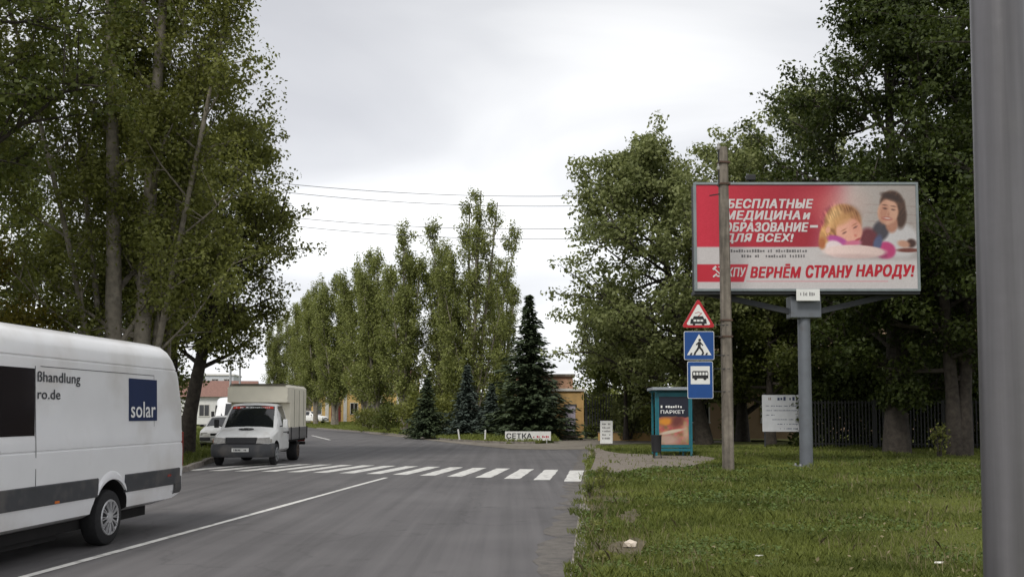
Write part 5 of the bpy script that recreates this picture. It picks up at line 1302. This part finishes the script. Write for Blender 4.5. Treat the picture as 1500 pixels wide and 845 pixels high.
for (x, yy, lb, tilt) in ((-2.95, 55.9, "left of two short white marker posts on the island lawn", -.15), (-1.45, 53.6, "right one of two short white marker posts, nearer the low sign", .03)):
    t = thing("marker_post", lb, "marker post", (x, yy, .14), 0, "white marker posts on the island lawn"); t.rotation_euler = (0, tilt, 0)
    MB().tube([(0, 0, 0), (0, 0, .52)], .045, 10).build("post", BOARDW, t, smooth=40); MB().lathe([(.52, .05), (.56, .045), (.585, .01)], (0, 0, 0), 'z', 10).build("cap", BOARDW, t)

# ---- notice board on the fence at the right
nb = thing("notice_board", "white printed notice board hung on the dark fence right of the post", "notice board", (12.05, 43.9, .1), R(-4))
nbb = MB().box((0, 0, 1.52), (1.92, .03, 1.62)).build("board", M("notice_white", (.50, .51, .54), .6, var=.1), nb, bevel=.006)
BLUEINK = M("blue_ink", (.03, .04, .10), .6)
scribble("lettering", (-.82, -.017, 2.10), X_, Z_, .28, .13, 4, M("brown_ink", (.14, .08, .05), .6), nbb, 31); scribble("lettering", (-.42, -.017, 2.08), X_, Z_, 1.3, .17, 10, BLUEINK, nbb, 32)
for k, (x, w) in enumerate(((-.8, 1.35), (-.8, 1.35), (-.8, .4), (-.6, 1.35), (-.3, .9), (-.2, .8))): scribble("lettering", (x, -.017, 1.82 - .2 * k), X_, Z_, w, .05, int(w * 18), BLUEINK, nbb, 40 + k)
for x in (-.85, .85): MB().box((x, .05, 1.2), (.06, .06, 2.4)).build("post", BBDARK, nb)

# ---- dark fence behind the right lawn: posts, rails and pickets
FENCE = M("fence_dark", (.030, .030, .030), rough=.8, var=.3)
def fence(label, a, b, h, dens, loc_z=.1):
    a, b = Vector((*a, 0)), Vector((*b, 0)); L = (b - a).length; t = thing("fence", label, "fence", (a.x, a.y, loc_z), math.atan2((b - a).y, (b - a).x), "dark fence panels")
    n = int(L / 2.5)
    for k in range(n + 1): MB().box((L * k / n, 0, h / 2), (.08, .08, h + .1)).build("post", FENCE, t)
    for z in (.2, h - .12): MB().box((L / 2, 0, z), (L, .035, .05)).build("rail", FENCE, t)
    m_ = int(L / dens); pm_ = None
    for k in range(m_):
        if pm_ is None: q = MB().box((0, 0, 0), (dens * .42, .018, h - .1)).build("picket", FENCE, t); pm_ = q.data
        else: q = bpy.data.objects.new("picket", pm_); link(q, t)
        q.location = (L * (k + .5) / m_, -.028, h / 2 + .02)
    return t
fence("dark picket fence between the notice board and the maple trunk", (12.9, 43.4), (18.4, 42.3), 2.1, .14)
fence("dark picket fence behind the maples, running to the lamp post", (18.5, 42.3), (27, 40.6), 2.1, .14)
fence("dark iron gate screen beside the yellow house's corner", (4.5, 60.6), (9.4, 58.9), 2.7, .17)
lw = thing("low_wall", "low yellow wall below the iron gate", "wall", (5.1, 58.7, .0), R(-14))
YEL = M("yellow_plaster", s2l((186, 152, 100)), rough=.9, var=.14, scale=1.2, bump=.15, bscale=20, dirt=((.22, .16, .09), 1.0, .56, .6))
MB().box((2.3, 0, .24), (4.6, .2, .48)).build("wall", YEL, lw); MB().box((2.3, 0, .50), (4.66, .26, .06)).build("coping", CONCRETE, lw)

# ------------------------------------------------------------------ buildings
def window(parent, x, yy, z, w, h, frame, pane, facing=-1):
    f_ = MB().box((x, yy + facing * .03, z + h / 2 + .03), (w + .16, .06, .08)).box((x, yy + facing * .03, z - h / 2 - .03), (w + .2, .10, .08)).box((x - w / 2 - .03, yy + facing * .03, z), (.07, .06, h - .02)).box((x + w / 2 + .03, yy + facing * .03, z), (.07, .06, h - .02)).box((x, yy + facing * .02, z), (.05, .04, h - .02)).build("window", frame, parent)
    MB().box((x, yy + facing * .008, z), (w, .012, h)).build("pane", pane, f_)
PINK = M("pink_plaster", s2l((158, 134, 114)), rough=.9, var=.15, scale=.8, dirt=((.24, .17, .12), .8, .56, .6))
BRICK = M("brick_salmon", s2l((168, 132, 108)), rough=.9, var=.25, scale=6)
WHITEP = M("white_trim", (.62, .60, .56), rough=.8, var=.12)
LILAC = M("lilac_door", s2l((172, 164, 176)), rough=.6, var=.1)
ROOFR = M("roof_red", s2l((132, 100, 90)), rough=.85, var=.25, scale=5)
yh = thing("yellow_house", "yellow plastered house corner with a pale door, behind the tall spruce", "building", (3.3, 62.2, 0.1), 0)
MB().box((-1.0, 3, 1.45), (4.4, 6.0, 2.9)).build("wall", YEL, yh)
MB().box((-1.0, 3, 2.98), (4.64, 6.24, .16)).build("cornice", WHITEP, yh)
MB().box((-1.3, 3.2, 3.45), (3.7, 5.6, .78)).build("upper_wall", BRICK, yh); MB().box((-1.3, 3.2, 3.91), (4.0, 5.9, .14)).build("roof", CONCRETE, yh)
d_ = MB().box((.36, -.03, .98), (.62, .06, 1.94)).build("door", LILAC, yh); MB().box((.36, -.03, 2.02), (.78, .09, .12)).build("lintel", DKGREY, d_); MB().box((.58, -.08, .95), (.03, .05, .12)).build("handle", STEEL, d_)
MB().box((.36, -.25, .06), (.9, .5, .14)).build("step", CONCRETE, yh)
MB().box((1.12, .06, 1.43), (.16, .20, 2.84)).build("pilaster", YEL, yh)
window(yh, -1.4, 0, 1.6, .9, 1.2, WHITEP, GLASS)
an = thing("annex", "low beige annex with a white cornice, behind the concrete post", "building", (13.4, 58.0, 0.1), 0)
BEIGE = M("beige_plaster", s2l((160, 136, 108)), rough=.9, var=.2, scale=.9, dirt=((.20, .13, .08), .9, .5, .7))
MB().box((0, 2.2, 1.45), (6.6, 4.4, 2.9)).build("wall", BEIGE, an); MB().box((0, 2.2, 3.0), (6.9, 4.7, .20)).build("cornice", WHITEP, an); MB().box((0, 2.3, 3.4), (6.4, 4.3, .6)).build("parapet", ROOFR, an)
for x in (-2.4, -.4, 1.7): window(an, x, 0, 1.65, 1.0, 1.3, WHITEP, GLASS)
pb = thing("apartment_house", "long pinkish two-storey house glimpsed through the right trees", "building", (27.5, 76, 0.1), 0)
MB().box((0, 5, 4.6), (24, 10, 9.2)).build("wall", PINK, pb); MB().box((0, 5, 9.3), (24.6, 10.6, .25)).build("cornice", WHITEP, pb)
MB().add([(-12.3, -.3, 9.43), (12.3, -.3, 9.43), (12.3, 10.3, 9.43), (-12.3, 10.3, 9.43), (-9, 5, 12), (9, 5, 12)], [(0, 1, 5, 4), (2, 3, 4, 5), (1, 2, 5), (3, 0, 4), (3, 2, 1, 0)]).build("roof", ROOFR, pb)
for k in range(8):
    for z in (2.2, 6.2): window(pb, -10.2 + 2.9 * k, 0, z, 1.2, 1.9, WHITEP, GLASS)
fy = thing("far_house", "far yellow house with pilasters and a red door beyond the bend", "building", (-20.5, 137, 0.4), R(22))
YEL2 = M("far_yellow", s2l((206, 172, 112)), rough=.9, var=.15, scale=.8)
MB().box((0, 4, 3.1), (16, 8, 6.2)).build("wall", YEL2, fy); MB().box((0, 4, 6.3), (16.6, 8.6, .3)).build("cornice", WHITEP, fy)
MB().add([(-8.3, -.3, 6.45), (8.3, -.3, 6.45), (8.3, 8.3, 6.45), (-8.3, 8.3, 6.45), (-6, 4, 8.6), (6, 4, 8.6)], [(0, 1, 5, 4), (2, 3, 4, 5), (1, 2, 5), (3, 0, 4), (3, 2, 1, 0)]).build("roof", ROOFR, fy)
for k in range(7): MB().box((-7.6 + 2.5 * k, -.06, 3.0), (.45, .14, 6.0)).build("pilaster", WHITEP, fy)
for k in range(6):
    for z in (1.8, 4.6):
        if not (k == 1 and z < 2): window(fy, -6.35 + 2.5 * k, 0, z, 1.0, 1.5, WHITEP, GLASS)
d_ = MB().box((-3.85, -.05, 1.3), (1.3, .08, 2.6)).build("door", M("red_door", s2l((112, 40, 40)), .6), fy)
wh = thing("white_house", "small white house with a red roof far left, behind the parked vans", "building", (-36.0, 116, 0.3), R(10))
MB().box((0, 4, 1.6), (11, 8, 3.2)).build("wall", M("white_plaster", (.66, .66, .64), .85, var=.08), wh)
MB().add([(-5.8, -.4, 3.2), (5.8, -.4, 3.2), (5.8, 8.4, 3.2), (-5.8, 8.4, 3.2), (-5.8, 4, 5.2), (5.8, 4, 5.2)], [(0, 1, 5, 4), (2, 3, 4, 5), (1, 2, 5), (3, 0, 4), (3, 2, 1, 0)]).build("roof", ROOFR, wh)
for x in (-3.4, 0, 3.4): window(wh, x, 0, 1.6, 1.1, 1.3, WHITEP, GLASS)
ab = thing("tower_block", "pale grey apartment block far off behind the white house", "building", (-63, 210, 0.3), R(8))
MB().box((0, 6, 4.6), (7.6, 12, 9.2)).build("wall", M("pale_block", (.50, .52, .55), .85, var=.1), ab); MB().box((0, 6, 9.35), (8.0, 12.5, .3)).build("cornice", WHITEP, ab)
for k in range(3):
    for q in range(3): window(ab, -2.5 + 2.5 * k, 0, 1.9 + 2.9 * q, 1.3, 1.5, WHITEP, GLASS)

# ---- posts left of the road
gp = thing("old_post", "short pale concrete post between the van roof and the left trees", "post", (-10.55, 30.2, .12), 0)
MB().loft([sq(.24, -.1), sq(.22, 2.5), sq(.20, 4.45), sq(.14, 4.5)]).build("shaft", CONCRETE, gp, smooth=25); MB().box((0, 0, 4.2), (.24, .24, .05)).build("band", BLACK, gp)
for (x, yy, lb) in ((-22.9, 80.5, "thin far street pole left of the truck's box"), (-24.2, 88, "second thin far street pole, behind the truck's box")):
    t = thing("street_pole", lb, "pole", (x, yy, .2), 0, "thin far street poles"); MB().tube([(0, 0, 0), (0, 0, 7.5)], [.11, .07], 8).build("shaft", STEEL, t, smooth=40); MB().tube([(0, 0, 7.4), (.5, -.2, 7.8), (1.1, -.4, 7.85)], .04, 6).build("arm", STEEL, t, smooth=40)

# ---- overhead wires between two wooden poles hidden in the crowns
WIRE = M("wire", (.06, .06, .065), rough=.6)
WOOD = M("pole_wood", (.10, .08, .06), rough=.9, var=.3)
A, B = Vector((-27.5, 46, .2)), Vector((25.0, 51, .1))
for (P, lb) in ((A, "wooden line pole hidden in the left trees"), (B, "wooden line pole hidden in the right trees")):
    t = thing("line_pole", lb, "pole", P, 0, "wooden line poles"); MB().tube([(0, 0, 0), (0, 0, 15.6)], [.17, .11], 10).build("shaft", WOOD, t, smooth=40)
    for z in (13.6, 15.1): MB().box((0, -.05, z), (.10, 1.5, .12)).build("crossarm", WOOD, t)
k_ = 0
for (z0, z1, off, lb) in ((15.15, 15.25, -.7, "uppermost overhead wire across the sky"), (15.15, 15.0, .7, "second overhead wire from the top"), (13.65, 13.75, -.7, "third overhead wire from the top"), (13.65, 13.4, .7, "lowest overhead wire across the sky")):
    P = []
    for i in range(41):
        t_ = i / 40; p = A.lerp(B, t_); P.append((p.x, p.y + off, z0 + (z1 - z0) * t_ - 4 * 3.0 * t_ * (1 - t_) * (1 + .02 * k_)))
    tag(MB().tube(P, .014, 5).build("overhead_wire", WIRE, None), lb, "wire", "overhead wires"); k_ += 1
